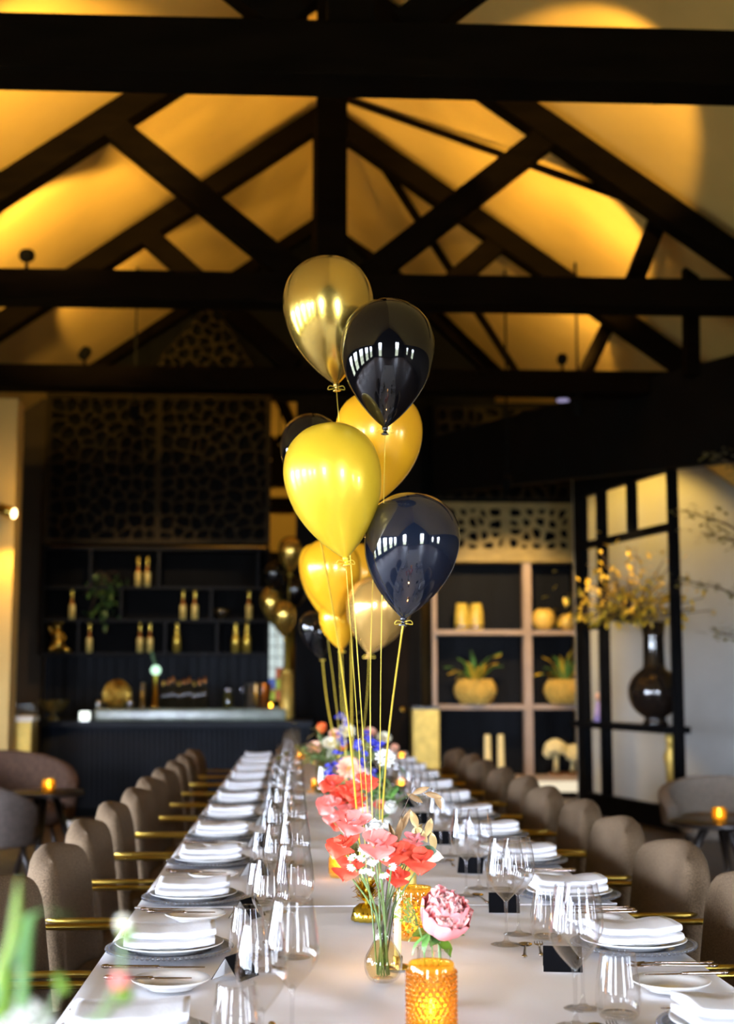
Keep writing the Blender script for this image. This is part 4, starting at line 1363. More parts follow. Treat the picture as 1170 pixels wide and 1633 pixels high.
shelf_spot((2.1, 13.5, 3.25), (2.4, BY + .1, 1.55), 330, 66, 'small ceiling spotlight aimed at the display shelves')
shelf_spot((-1.6, 13.6, 3.95), (-1.6, BY, 1.6), 140, 62, 'small ceiling spotlight aimed at the bottles behind the bar')

shelf_spot((3.95, 14.2, 3.6), (4.0, 15.0, 2.9), 80, 105, 'wall washer spotlight tucked behind the dark bulkhead', WARM)
shelf_spot((2.55, 12.2, 3.75), (2.95, 13.1, 2.0), 330, 44, 'small spotlight aimed at the yellow branches on the divider')
t = thing('ceiling_downlight', 'small violet-white downlight under the far tie beam', 'downlight', (FX(905, 12.75), 12.75, FZ(634, 12.75)))
emit('downlight_glow', (0.62, 0.55, 0.9), .55)
MB().lathe([(0, 0), (.05, 0), (.085, .03), (.09, .07), (0, .07)], 18).build('housing', 'silver', t)
MB().lathe([(0, -.006), (.06, -.006), (.06, .0), (0, .0)], 18).build('lens', 'downlight_glow', t)
MB().box((0, 0, .12), (.02, .02, .1)).build('rod', 'black_paint', t, smooth=False)

# ================================================================== ROOM DIVIDER (right)
DA, DB = W(1088, 1085, 12.1), W(921, 1085, 14.3)
dvec = Vector((DB.x - DA.x, DB.y - DA.y, 0)); DL = dvec.length
DRZ = math.atan2(dvec.y, dvec.x)
dv = thing('room_divider', 'black open frame room divider with shelf holding the big vase', 'room divider', (DA.x, DA.y, 0), DRZ)
dd = .27
def U(px):      # position along the divider that shows at column px
    best = min(range(0, 401), key=lambda k: abs(470 + 2200 * ((DA.x + dvec.x * k / 400) / (DA.y + dvec.y * k / 400)) - px))
    return DL * best / 400
HT = 3.38
for px, w in ((1083, .06), (966, .09), (932, .16)):
    MB().box((U(px), 0, HT / 2), (w, .09, HT)).build('post', 'black_paint', dv, smooth=False)
MB().box((U(1016), 0, (2.74 + HT) / 2), (.05, .1, HT - 2.74)).build('mullion', 'black_paint', dv, smooth=False)
for z, a, b, h in ((2.70, 1083, 925, .07), (.88, 1083, 925, .06), (.10, 1083, 925, .20), (HT - .05, 1083, 925, .24), (1.86, 966, 925, .06)):
    ua, ub = U(a), U(b)
    MB().box(((ua + ub) / 2, 0, z), (abs(ub - ua) - .02, dd - .02 if z == .88 else .08, h)).build('rail', 'black_paint', dv, smooth=False)
# big dark vase with yellow branches
def onshelf(px, Z, d=0):
    u = U(px); dirn = dvec.normalized(); nrm = Vector((dirn.y, -dirn.x, 0))
    p = DA + dirn * u + nrm * d
    return Vector((p.x, p.y, Z))
vp = onshelf(1046, .91)
t = thing('dark_round_vase', 'large glossy black round vase on the room divider shelf', 'vase', vp)
r = .235
MB().lathe([(0, 0), (.11, 0), (.12, .02), (.10, .05)] + [(.245 * math.sin(a), .30 - .245 * math.cos(a)) for a in [.42 + k * 2.26 / 14 for k in range(15)]] + [(.10, .56), (.095, .80), (.115, .93), (.10, .93), (.08, .80), (0, .6)], 40).build('body', 'vase_black', t)
MB().lathe([(.10, .92), (.115, .93), (.10, .945), (.09, .93), (.10, .92)], 28).build('rim', 'vase_black', t)
leafclump('yellow_branches', 'spray of yellow leafy branches standing in the black vase', vp + Vector((-.22, 0, .93)), (.25, .15, .25), 620, .085, 'yellow_leaf', group=None, cat='branches', seed=8)
t = thing('porcelain_figurine', 'small lilac and red figurine on the divider shelf', 'figurine', onshelf(956, .91))
MB().lathe([(0, 0), (.06, 0), (.045, .1), (.03, .2), (0, .21)], 14).build('skirt', 'figurine_lilac', t)
MB().lathe([(.05, .0), (.055, .02), (.05, .12), (0, .13)], 12, c=(.05, .02, 0)).build('cloak', 'figurine_red', t)
MB().ball((0, 0, .25), .042, 12, 8).build('head', 'figurine_skin', t)
t = thing('gold_column', 'narrow gold column vase standing at the near post of the divider', 'vase', onshelf(1070, 0.2, .0))
MB().lathe([(0, 0), (.05, 0), (.05, .30), (.055, .36), (.07, .44), (.045, .52), (.04, .60), (0, .60)], 20).build('body', 'gold_matte', t)
MB().lathe([(.04, .56), (.052, .60), (.04, .64), (0, .63)], 20).build('rim', 'gold_matte', t)

# tree branches hanging in from the right
def tree():
    base = W(1262, 1085, 10.6)
    t = thing('indoor_tree', 'slender indoor tree reaching its leafy branches over the lounge corner', 'tree', (base.x, base.y, 0))
    MB().lathe([(0, 0), (.2, 0), (.24, .4), (.21, .4), (.2, .36), (0, .36)], 24).build('pot', 'vase_black', t)
    tp = [(0, 0, .36), (.02, .02, 1.2), (-.03, 0, 2.0), (.0, .02, 2.9)]
    MB().tube(spline(tp, 6), .03, 8).build('trunk', 'twig', t)
    rr = random.Random(4)
    for j, (px, py, z0) in enumerate(((1082, 815, 2.2), (1078, 925, 1.7), (1132, 1005, 1.35), (1140, 718, 2.6), (1110, 850, 2.1))):
        tip = W(px, py, 10.6) - base + Vector((0, 0, CAM_Z))
        tip.y = rr.uniform(-.15, .15)
        mid = Vector((tip.x * .5, tip.y * .5, (z0 + tip.z) / 2 + .08))
        path = spline([(0, 0, z0), tuple(mid), tuple(tip)], 8)
        br = MB().tube(path, [.012 - .0095 * i / (len(path) - 1) for i in range(len(path))], 6).build('branch', 'twig', t)
        lf = MB()
        for k in range(70):
            i = rr.randint(5, len(path) - 1)
            q = path[i] + Vector((rr.gauss(0, .06), rr.gauss(0, .06), rr.gauss(0, .03)))
            M = Matrix.Translation(q) @ Matrix.Rotation(rr.uniform(0, 6.3), 4, 'Z') @ Matrix.Rotation(rr.uniform(-.5, .5), 4, 'X')
            lf.petal(M, rr.uniform(.05, .09), .035, .1, .3, nl=3, nw=2)
        lf.build('foliage', 'leaf_olive', br)['kind'] = 'stuff'
tree()

# ================================================================== LOUNGE FURNITURE
def lounge(name, x, y, rz, m, label, w=.8, hb=.80, seat_h=.42):
    t = thing(name, label, 'armchair', (x, y, 0), rz, None)
    # curved shell back
    V = []; F = []
    n, k = 20, 8
    for i in range(n + 1):
        a = -2.0 + 4.0 * i / n
        e = math.cos(a * .75)
        for j in range(k + 1):
            v = j / k
            top = seat_h - .05 + (hb - seat_h + .05) * (.35 + .65 * max(0, e) ** .7)
            z = .30 + (top - .30) * v
            rr_ = w / 2 + .03 * v
            V.append((-math.cos(a) * rr_ * .9, math.sin(a) * rr_, z))
    for i in range(n):
        for j in range(k):
            q = i * (k + 1) + j
            F.append((q, q + 1, q + k + 2, q + k + 1))
    o = MB().add(V, F).build('shell_back', m, t)
    md = o.modifiers.new('thickness', 'SOLIDIFY'); md.thickness = .09; md.offset = 0
    md = o.modifiers.new('soft', 'BEVEL'); md.width = .03; md.segments = 3
    s = pillow(w * .82, w * .8, .18, 5, 12, .2, .2)
    MB().add([(z - w * .38, y_, x_ + seat_h - .06) for x_, y_, z in s.v], s.f).build('seat', m, t)
    for sx in (-1, 1):
        for sy in (-1, 1):
            MB().tube([(sx * w * .26, sy * w * .28, .30), (sx * w * .33, sy * w * .35, 0)], [.02, .012], 8).build('leg', 'dark_wood', t)
    return t
lounge('lounge_chair', FX(22, 10.3), 10.3, -1.1, 'lounge_brown', 'brown rounded lounge chair behind the small black table', .84, .80)
lounge('lounge_chair', FX(-28, 9.0), 9.0, .9, 'lounge_grey', 'grey lounge chair cut off by the left edge', .72, .74)
lounge('lounge_chair', FX(1150, 9.9), 9.9, -1.75, 'lounge_beige', 'beige lounge chair behind the candlelit table by the divider', .80, .62, .34)
def side_table(px, Y, z, r, label):
    t = thing('side_table', label, 'table', (FX(px, Y), Y, 0))
    MB().lathe([(0, z - .03), (r * .96, z - .03), (r, z - .02), (r, z - .004), (r * .98, z), (0, z)], 36).build('tabletop', 'dark_wood', t, angle=40)
    for k in range(3):
        a = 2 * PI * k / 3 + .5
        MB().tube([(math.cos(a) * r * .25, math.sin(a) * r * .25, z - .03), (math.cos(a) * r * .95, math.sin(a) * r * .95, 0)], [.028, .018], 10).build('leg', 'dark_wood', t)
    return t
side_table(78, 9.7, FZ(1260, 9.7), .26, 'small black three-legged table beside the brown lounge chair')
side_table(1138, 8.6, FZ(1312, 8.6), .30, 'small black three-legged table by the beige lounge chair')
t = thing('floor_candle', 'short white cylinder standing on the floor before the bar', 'candle', (FX(117, 12.2), 12.2, 0))
MB().lathe([(0, 0), (.04, 0), (.042, .01), (.04, .19), (.035, .195), (0, .18)], 18).build('body', 'white_lacquer', t)
MB().tube([(0, 0, .18), (.002, 0, .205)], .003, 6).build('wick', 'twig', t)

# ================================================================== BALLOONS
BPROF = [(0.0, .05), (.035, .17), (.10, .36), (.20, .59), (.30, .765), (.40, .89), (.50, .965), (.60, 1.0), (.70, .985), (.80, .905), (.88, .765), (.94, .57), (.98, .34), (1.0, 0.0)]
def balloon(px, py0, py1, wpx, Y, m, label, group, knot=None, tail=None, rmat='ribbon', rw=.0024, segs=40):
    """top at row py0, mouth at row py1; tail = point the ribbon is tied to"""
    kx = knot if knot is not None else px
    bot = W(kx, py1, Y); top = W(2 * px - kx, py0, Y)
    ax = top - bot; H = ax.length
    rad = wpx / 2 * Y / FPX
    t = thing('balloon', label, 'balloon', bot, 0, group)
    M = ax.normalized().to_track_quat('Z', 'Y').to_matrix().to_4x4()
    P = spline([Vector((a, b, 0)) for a, b in BPROF], 3)
    prof = [(max(0, p.y) * rad, p.x * H) for p in P]
    prof[-1] = (0, H)
    MB().lathe(prof, segs, M=M).build('skin', m, t)
    k = rad * .07
    MB().lathe([(rad * .05, .004), (k * 1.0, -k * .2), (k * .9, -k * .9), (k * .5, -k * 1.2), (k * .9, -k * 1.9), (k * 1.3, -k * 2.3), (k * 1.1, -k * 2.4), (0, -k * 2.0)], 12, M=M).build('knot', m, t)
    if tail is not None:
        d = Vector(tail) - bot
        n = 18
        pts = []
        rr = random.Random(int(px * 13 + py0))
        bx, by = rr.uniform(-.02, .02), rr.uniform(-.02, .02)
        for i in range(n + 1):
            s = i / n
            pts.append(Vector((0, 0, -k * 1.4)) * (1 - s) + d * s + Vector((bx, by, 0)) * math.sin(PI * s))
        r = MB().tube(pts, rw, 6, flat=.35).build('ribbon', rmat, t)
        b = MB()
        for sg in (-1, 1):
            b.tube(spline([(0, 0, -k * 1.3), (sg * k * 2.0, -k, -k * .9), (sg * k * 2.6, -k * .6, -k * 2.0), (sg * k * .6, -k * .6, -k * 1.7)], 4), rw * .8, 5, flat=.4)
        b.build('bow', rmat, r)
    return t
YB = 3.36
wt = T(585, 1468); wt.z = TZ + .10
G1 = 'front balloon bunch'
balloon(526, 410, 612, 148, YB + .02, 'balloon_gold', 'chrome gold balloon at the top of the front bunch', G1, 536, wt + Vector((.012, .02, 0)))
balloon(617, 478, 681, 153, YB - .10, 'balloon_black', 'glossy black balloon overlapping the chrome gold one', G1, 614, wt + Vector((.03, 0, 0)))
balloon(603, 622, 800, 142, YB + .24, 'balloon_orange', 'orange pearl balloon half hidden behind the yellow one', G1, 600, wt + Vector((.02, .03, 0)))
balloon(534, 675, 889, 157, YB - .05, 'balloon_yellow', 'large bright yellow pearl balloon in the middle of the front bunch', G1, 551, wt + Vector((0, .0, 0)))
balloon(654, 786, 985, 154, YB - .02, 'balloon_navy', 'glossy blue-black balloon lowest on the right of the front bunch', G1, 643, T(606, 1420) + Vector((0, 0, .06)))
balloon(497, 660, 800, 100, YB + .9, 'balloon_black', 'black balloon peeking out behind the yellow one', G1, 500, wt + Vector((-.01, .05, 0)))
YC = 5.7
w2 = T(562, 1300); w2 = Vector((FX(557, YC + .1), YC + .1, TZ + .12))
G2 = 'second balloon bunch'
balloon(530, 858, 985, 96, YC, 'balloon_orange', 'deep orange balloon at the head of the second bunch', G2, 540, w2, rw=.003)
balloon(506, 868, 985, 50, YC + .35, 'balloon_orange', 'orange balloon behind the left edge of the second bunch', G2, 518, w2 + Vector((-.02, .02, 0)), rw=.003)
balloon(566, 866, 990, 80, YC + .5, 'balloon_orange', 'orange balloon tucked behind the yellow balloon knot', G2, 560, w2 + Vector((.02, .02, 0)), rw=.003)
balloon(601, 920, 1042, 104, YC - .15, 'balloon_champagne', 'champagne gold balloon of the second bunch', G2, 588, w2 + Vector((.01, 0, 0)), rw=.003)
balloon(540, 955, 1036, 60, YC + .2, 'balloon_orange', 'small orange balloon hanging lowest in the second bunch', G2, 545, w2 + Vector((-.01, .03, 0)), rw=.003)
balloon(503, 975, 1050, 46, YC + .9, 'balloon_black', 'black balloon at the left of the second bunch', G2, 514, w2 + Vector((0, .05, 0)), rw=.003)
YD = CY + .25
w3 = Vector((FX(457, YD), YD, FZ(1080, YD)))
G3 = 'balloon bunch at the bar end'
balloon(463, 855, 914, 39, YD, 'balloon_gold', 'gold balloon at the top of the bunch on the bar end', G3, 462, w3, rw=.005, segs=24)
balloon(453, 957, 1017, 41, YD - .12, 'balloon_gold', 'gold balloon at the front of the bunch on the bar end', G3, 455, w3, rw=.005, segs=24)
balloon(434, 935, 1000, 36, YD + .15, 'balloon_gold', 'gold balloon at the left back of the bunch on the bar end', G3, 440, w3, rw=.005, segs=24)
balloon(437, 895, 945, 36, YD + .1, 'balloon_black', 'black balloon on the left of the bunch on the bar end', G3, 440, w3, rw=.005, segs=24)
balloon(470, 918, 975, 42, YD + .2, 'balloon_black', 'black balloon on the right of the bunch on the bar end', G3, 468, w3, rw=.005, segs=24)

# ================================================================== TABLE CENTRE
def foil_weight(p, label, s=1.0):
    t = thing('balloon_weight', label, 'balloon weight', p, 0, 'gold foil balloon weights')
    V = []; F = []; n = 36
    prof = [(.0, 0), (.034, 0), (.036, .006), (.030, .030), (.018, .040), (0, .042)]
    for r, z in prof:
        for k in range(n):
            a = 2 * PI * k / n; q = 1 + .10 * math.cos(a * 12)
            V.append((r * q * s * math.cos(a), r * q * s * math.sin(a), z * s))
    for i in range(len(prof) - 1):
        for k in range(n): F.append((i * n + k, i * n + (k + 1) % n, (i + 1) * n + (k + 1) % n, (i + 1) * n + k))
    MB().add(V, F).build('pleated_base', 'gold_foil', t)
    b = MB(); rr = random.Random(6)
    for k in range(150):
        a = rr.uniform(0, 2 * PI); e = rr.uniform(-.1, 1.4)
        M = Matrix.Translation((.010 * s * math.cos(a), .010 * s * math.sin(a), (.045 + .035 * rr.random()) * s)) @ Matrix.Rotation(a - PI / 2, 4, 'Z') @ Matrix.Rotation(e, 4, 'X')
        b.petal(M, rr.uniform(.022, .036) * s, .008 * s, .1, rr.uniform(-.5, .8), tip=.5, nl=3, nw=2)
    b.build('foil_fringe', 'gold_foil', t)['kind'] = 'stuff'
    MB().tube([(0, 0, .04 * s), (0, 0, .10 * s)], .005 * s, 8).build('tie', 'ribbon', t)
    return t
q = T(585, 1468); foil_weight((q.x, q.y, TZ), 'gold foil balloon weight behind the slim bud vase')
foil_weight((w2.x, w2.y, TZ), 'gold foil balloon weight of the second bunch, among the flowers', 1.2)

def flame(t, z, s=1.0, e=0.5):
    MB().lathe([(0, z), (.004 * s, z + .004 * s), (.0055 * s, z + .009 * s), (.004 * s, z + .017 * s), (.0015 * s, z + .026 * s), (0, z + .03 * s)], 10).build('flame', 'flame', t)
    pt_light('candle_glow', (0, 0, z + .014 * s), e * 2.0, (1.0, .58, .26), .012, t)
def hobnail(p, r, h, label, rows, cols, e, fl=1.0):
    t = thing('amber_votive', label, 'candle holder', p, 0, 'amber glass candle holders')
    MB().lathe([(0, .004), (r * .9, .004), (r * .97, .010), (r, .02), (r, h - .012), (r * .96, h - .003), (r * .93, h), (r * .90, h - .004), (r * .92, h - .014), (r * .92, .014), (0, .010)], 40).build('cup', 'glass_amber', t)
    b = MB()
    for i in range(rows):
        z = .014 + (h - .026) * (i + .5) / rows
        for k in range(cols):
            a = 2 * PI * (k + .5 * (i % 2)) / cols
            b.ball((math.cos(a) * r, math.sin(a) * r, z), min((h - .026) / rows, 2 * PI * r / cols) * .56, 8, 6)
    b.build('hobnails', 'hobnail_amber', t)['kind'] = 'stuff'
    c = thing('tea_candle', label.replace('amber', 'wax candle inside the amber').replace('hobnail ', '')[:80], 'candle', (p[0], p[1], p[2] + .011), 0, 'candles in amber holders')
    MB().lathe([(0, 0), (r * .55, 0), (r * .55, .016), (r * .5, .018), (0, .016)], 18).build('wax', 'wax', c)
    MB().tube([(0, 0, .015), (.0005, 0, .022)], .0008, 5).build('wick', 'twig', c)
    flame(c, .021, fl, e)
    return t
q = onz(688, 1652, TZ); hobnail((q.x, q.y, TZ), .0395, .118, 'amber hobnail glass candle holder in front of the peony', 12, 24, .75, 1.1)
q = T(541, 1401); hobnail((q.x, q.y, TZ), .030, .072, 'small amber rough glass votive left of the coral flowers', 8, 16, .35, .9)
q = T(660, 1500); hobnail((q.x, q.y, TZ), .041, .118, 'amber embossed glass holder between bud vase and peony', 7, 12, .45)
for k, (px, py, lab) in enumerate(((640, 1262, 'amber votive deep in the flower row beyond the white umbel'), (505, 1262, 'amber votive beside the olive vase of peach flowers'), (640, 1216, 'amber votive far along the flower row'), (478, 1212, 'amber votive near the far end of the table'))):
    q = T(px, py); hobnail((q.x, q.y, TZ), .030, .07, lab, 7, 14, .4, 1.0)
q = T(82, 1600)
for px, Y, z, lab in ((82, 9.6, FZ(1260, 9.7), 'amber votive on the small table by the brown lounge chair'), (1140, 8.5, FZ(1312, 8.6), 'amber votive on the small table by the beige lounge chair')):
    hobnail((FX(px, Y), Y, z), .042, .09, lab, 5, 12, .5, 1.7)

def vase(p, prof, m, label, thick=None, name='flower_vase'):
    t = thing(name, label, 'vase', p)
    P = spline([Vector((a, b, 0)) for a, b in prof], 4)
    MB().lathe([(0, prof[0][1])] + [(q.x, q.y) for q in P], 36).build('body', m, t)
    r, z = prof[-1]
    MB().tube([(math.cos(a) * r, math.sin(a) * r, z) for a in [2 * PI * k / 32 for k in range(33)]], .0012, 5, cap=False).build('rim', 'glass_thick', t)
    r0 = prof[0][0]
    MB().lathe([(0, .001), (r0 * .9, .001), (r0 * 1.02, .004), (r0 * .9, .009), (0, .008)], 28).build('base', 'glass_thick', t)
    return t
BUD = T(611, 1566)
v = vase(BUD, [(.020, .001), (.031, .010), (.037, .028), (.035, .048), (.024, .068), (.0165, .088), (.0165, .125), (.0185, .160)], 'glass', 'slim clear bud vase with round bulb holding the coral flowers')
MB().lathe([(0, .010), (.026, .010), (.0335, .026), (.033, .045), (.022, .066), (.017, .076), (0, .076)], 30).build('water', 'glass_water', v)
PEO = T(692, 1597)
v = vase(PEO, [(.0300, .001), (.0305, .01), (.0305, .05), (.0305, .095)], 'glass', 'straight clear glass vase holding the pink peony')
MB().lathe([(0, .008), (.0285, .008), (.0285, .058), (0, .058)], 30).build('water', 'glass_water', v)
# taper candle on gold holder
q = T(634, 1543)
t = thing('taper_candle', 'lit taper candle in a low gold holder beside the bud vase', 'candle', (q.x, q.y, TZ))
MB().lathe([(0, 0), (.030, 0), (.031, .003), (.012, .006), (.010, .010), (.010, .022), (.0085, .024), (0, .02)], 24).build('holder', 'brass', t)
MB().lathe([(0, .012), (.0078, .012), (.0070, .118), (.004, .122), (0, .121)], 16).build('taper', 'wax', t)
flame(t, .123, 1.0, .6)
# gold cup on stem
q = T(651, 1470)
t = thing('gold_goblet', 'brushed gold cup on a thin stem behind the amber holder', 'candle holder', (q.x, q.y, TZ))
zt_ = .135; 
MB().lathe([(0, 0), (.026, 0), (.026, .003), (.004, .006), (.003, .085), (0, .085)], 20).build('stem', 'brass', t)
MB().lathe([(0, .084), (.019, .085), (.020, .088), (.020, zt_), (.018, zt_), (.018, .092), (0, .092)], 26).build('cup', 'gold_panel', t)

# ------------------------------------------------------------------ flowers
FN = {}
def frame(d):
    return Vector(d).normalized().to_track_quat('Z', 'Y').to_matrix().to_4x4()
CAMP = Vector((0, 0, CAM_Z))
def stem_path(root, head, sag=.02):
    root, head = Vector(root), Vector(head)
    mid = (root + head) / 2 + Vector(((head.x - root.x) * -.15, (head.y - root.y) * -.15, sag))
    return spline([root, mid, head], 6)
def flower(kind, px, py, Y, size, root, label, group, face=None, m=None, seed=0, leaf=False):
    """head centre shows at (px,py) at distance Y; size = head diameter in metres"""
    h = W(px, py, Y)
    rr = random.Random(seed + int(px * 7 + py * 3))
    out = (h - Vector(root)); out.z *= .5
    fd = face if face is not None else (CAMP - h).normalized() * .8 + Vector((0, 0, .75)) + out.normalized() * .3
    Fm = frame(fd)
    t = thing(kind + '_flower' if not kind.endswith('leaf') else kind, label, 'flower', root, 0, group)
    hp = h - Vector(root)
    T0 = Matrix.Translation(hp) @ Fm
    s = size
    if kind == 'sweet_pea':
        b = MB(); s = size = size * 1.22
        for k in range(2):      # large ruffled standard petals
            b.petal(T0 @ Matrix.Rotation(rr.uniform(-.4, .4) + PI * k * .9, 4, 'Z') @ Matrix.Translation((0, -.08 * s, 0)) @ Matrix.Rotation(.15, 4, 'X'), s * .60, s * 1.0, .18, .5, .09, .55, 7, 8, rr.uniform(0, 6))
        for k in range(3):      # wings
            b.petal(T0 @ Matrix.Rotation(rr.uniform(0, 6.3), 4, 'Z') @ Matrix.Translation((0, 0, .06 * s)) @ Matrix.Rotation(rr.uniform(.6, 1.1), 4, 'X'), s * .48, s * .55, .4, .5, .08, .55, 6, 6, rr.uniform(0, 6))
        b.build('petals', m or 'coral', t)
        k_ = MB()
        k_.petal(T0 @ Matrix.Rotation(1.1, 4, 'X'), s * .28, s * .22, .6, 0, 0, .5, 4, 4)
        k_.build('keel', 'coral_pink' if m != 'coral_pink' else 'petal_blush', t)
    elif kind == 'dahlia':
        for ring, (n, L, e, w) in enumerate(((13, .52, .12, .20), (12, .46, .45, .19), (10, .36, .80, .16), (8, .25, 1.1, .12))):
            b = MB()
            for k in range(n):
                a = 2 * PI * (k + .5 * (ring % 2)) / n + rr.uniform(-.05, .05)
                b.petal(T0 @ Matrix.Rotation(a, 4, 'Z') @ Matrix.Rotation(e, 4, 'X'), L * s, w * s, .25, .25, 0, .6, 4, 3)
            b.build('petal_ring', m or 'petal_blush', t)
        b = MB()
        for k in range(26):
            a, q = rr.uniform(0, 6.3), rr.uniform(0, .13)
            b.ball(T0 @ Vector((math.cos(a) * q * s, math.sin(a) * q * s, .10 * s)), .03 * s, 5, 4)
        b.build('centre', 'pollen', t)
    elif kind == 'umbel':
        b = MB()
        for k in range(46):
            q = math.sqrt((k + .5) / 46); a = k * 2.39996
            c = Vector((math.cos(a) * q * s * .5, math.sin(a) * q * s * .5, (.22 - .2 * q * q) * s))
            for j in range(5):
                b.petal(T0 @ Matrix.Translation(c) @ Matrix.Rotation(j * 1.257 + k, 4, 'Z') @ Matrix.Rotation(.2, 4, 'X'), .085 * s, .07 * s, .2, .1, 0, .6, 2, 2)
        b.build('florets', m or 'petal_white', t)
        b = MB()
        for k in range(0, 46, 2):
            q = math.sqrt((k + .5) / 46); a = k * 2.39996
            b.tube([T0 @ Vector((0, 0, -.25 * s)), T0 @ Vector((math.cos(a) * q * s * .5, math.sin(a) * q * s * .5, (.22 - .2 * q * q) * s))], .006 * s, 4)
        b.build('rays', 'stem', t)
    elif kind == 'lace':
        b = MB(); c_ = MB()
        for k in range(5):
            a = k * 1.257; c = Vector((math.cos(a) * .30 * s, math.sin(a) * .30 * s, .02))
            for j in range(7):
                al = a + (j - 3) * .42
                b.petal(T0 @ Matrix.Translation(c) @ Matrix.Rotation(al - PI / 2, 4, 'Z') @ Matrix.Rotation(.1, 4, 'X'), s * (.26 if abs(j - 3) < 3 else .16), s * .12, .1, .2, 0, .65, 3, 2)
            c_.ball(T0 @ (c + Vector((0, 0, .003))), .035 * s, 6, 4)
        b.build('petals', m or 'petal_white', t)
        c_.build('centres', 'leaf_bright', t)
    elif kind == 'ranunculus':
        for ring, (n, L, e, w) in enumerate(((7, .60, .55, .55), (6, .58, .95, .55), (5, .52, 1.25, .5), (5, .42, 1.4, .42))):
            b = MB()
            for k in range(n):
                a = 2 * PI * (k + .4 * ring) / n
                b.petal(T0 @ Matrix.Translation((0, 0, -.25 * s)) @ Matrix.Rotation(a, 4, 'Z') @ Matrix.Rotation(e, 4, 'X'), L * s, w * s, .5, -.5, .01, .6, 5, 5, k)
            b.build('petal_ring', m or 'petal_white', t)
    elif kind == 'delphinium':
        b = MB(); c_ = MB()
        for k in range(7):
            o = Vector((rr.uniform(-.3, .3) * s, rr.uniform(-.3, .3) * s, rr.uniform(-.5, .5) * s))
            F2 = frame(fd + Vector((rr.uniform(-.6, .6), rr.uniform(-.6, .6), rr.uniform(-.4, .4))))
            for j in range(5):
                b.petal(Matrix.Translation(hp + o) @ F2 @ Matrix.Rotation(j * 1.257, 4, 'Z') @ Matrix.Rotation(.3, 4, 'X'), .26 * s, .22 * s, .2, .2, 0, .6, 3, 3)
            c_.ball(hp + o + F2.to_3x3() @ Vector((0, 0, .03 * s)), .04 * s, 5, 4)
        b.build('petals', m or 'petal_blue', t)
        c_.build('centres', 'petal_white', t)
    elif kind == 'peony':
        for ring, (n, L, e, w, mm) in enumerate(((7, .56, .30, .52, 'peony_pink'), (7, .60, .62, .50, 'peony_pink'), (6, .56, .98, .46, 'peony_pink'))):
            for k in range(n):
                a = 2 * PI * (k + .5 * ring) / n + rr.uniform(-.1, .1)
                MB().petal(T0 @ Matrix.Translation((0, 0, -.30 * s)) @ Matrix.Rotation(a, 4, 'Z') @ Matrix.Rotation(e, 4, 'X'), L * s * rr.uniform(.92, 1.06), w * s, .55, -.55, .015, .62, 7, 7, k).build('petal', mm, t)
        b = MB()
        for k in range(110):
            a, q = rr.uniform(0, 6.3), math.sqrt(rr.random()) * .31
            b.petal(T0 @ Matrix.Translation((math.cos(a) * q * s, math.sin(a) * q * s, (.17 - q * .42) * s)) @ Matrix.Rotation(rr.uniform(0, 6.3), 4, 'Z') @ Matrix.Rotation(rr.uniform(1.1, 1.6), 4, 'X'), rr.uniform(.20, .30) * s, .13 * s, .3, .4, .12, .7, 5, 4, rr.uniform(0, 6))
        b.build('ruffled_heart', 'peony_pale', t)['kind'] = 'stuff'
        for k, (a, e) in enumerate(((2.4, -.3), (3.3, -.6), (4.2, -.2), (1.6, -.5))):
            MB().petal(T0 @ Matrix.Translation((0, 0, -.32 * s)) @ Matrix.Rotation(a, 4, 'Z') @ Matrix.Rotation(e + .5, 4, 'X'), .42 * s, .2 * s, .3, .3, 0, .5, 5, 4).build('sepal', 'leaf_bright' if k % 2 else 'leaf', t)
    st = stem_path((0, 0, 0), hp - Fm.to_3x3() @ Vector((0, 0, .2 * s)))
    MB().tube(st, .0019 if kind != 'peony' else .0032, 6).build('stem', 'stem', t)
    if leaf:
        i = len(st) * 2 // 3
        for k in range(2):
            a = rr.uniform(0, 6.3)
            MB().petal(Matrix.Translation(st[i]) @ Matrix.Rotation(a, 4, 'Z') @ Matrix.Rotation(.5, 4, 'X'), s * .8, s * .3, .1, .4, 0, .45, 5, 3).build('leaf', 'leaf', t)
    return t
def root_in(v, i, n, r=.010, z=.02):
    a = 2 * PI * i / max(1, n)
    return Vector((v.x + math.cos(a) * r, v.y + math.sin(a) * r, TZ + z))
# bouquet in the bud vase
GA = 'flowers in the slim bud vase'
YA = BUD.y
la = [('sweet_pea', 549, 1352, 0, .055, 'coral', 'coral sweet pea leaning out furthest left above the bud vase'),
      ('sweet_pea', 556, 1388, .02, .050, 'coral', 'coral sweet pea drooping lowest on the left of the bud vase'),
      ('sweet_pea', 603, 1350, -.05, .058, 'coral_pink', 'broad coral sweet pea facing forward under the white ranunculus'),
      ('sweet_pea', 626, 1366, -.04, .050, 'coral', 'deep coral sweet pea just right of the forward facing one'),
      ('sweet_pea', 668, 1376, -.02, .052, 'coral', 'bright coral sweet pea furthest right above the bud vase'),
      ('sweet_pea', 643, 1362, .0, .042, 'coral', 'coral sweet pea bud between the two right hand blooms'),
      ('sweet_pea', 633, 1402, .0, .040, 'coral', 'small coral sweet pea hanging beside the taper flame'),
      ('sweet_pea', 566, 1318, .02, .056, 'coral_pink', 'pink coral sweet pea high on the left of the bouquet'),
      ('sweet_pea', 659, 1342, .05, .036, 'peony_pink', 'small rose pink blossom near the dried gold leaves'),
      ('ranunculus', 597, 1328, .02, .058, 'petal_white', 'round white ranunculus at the top of the bud vase bouquet'),
      ('lace', 577, 1388, -.06, .056, 'petal_white', 'white lace flower on the left at the mouth of the bud vase'),
      ('lace', 607, 1395, -.06, .058, 'petal_white', 'white lace flower low at the centre above the bud vase'),
      ('lace', 592, 1374, -.05, .054, 'petal_white', 'white lace flower between the other two above the bud vase')]
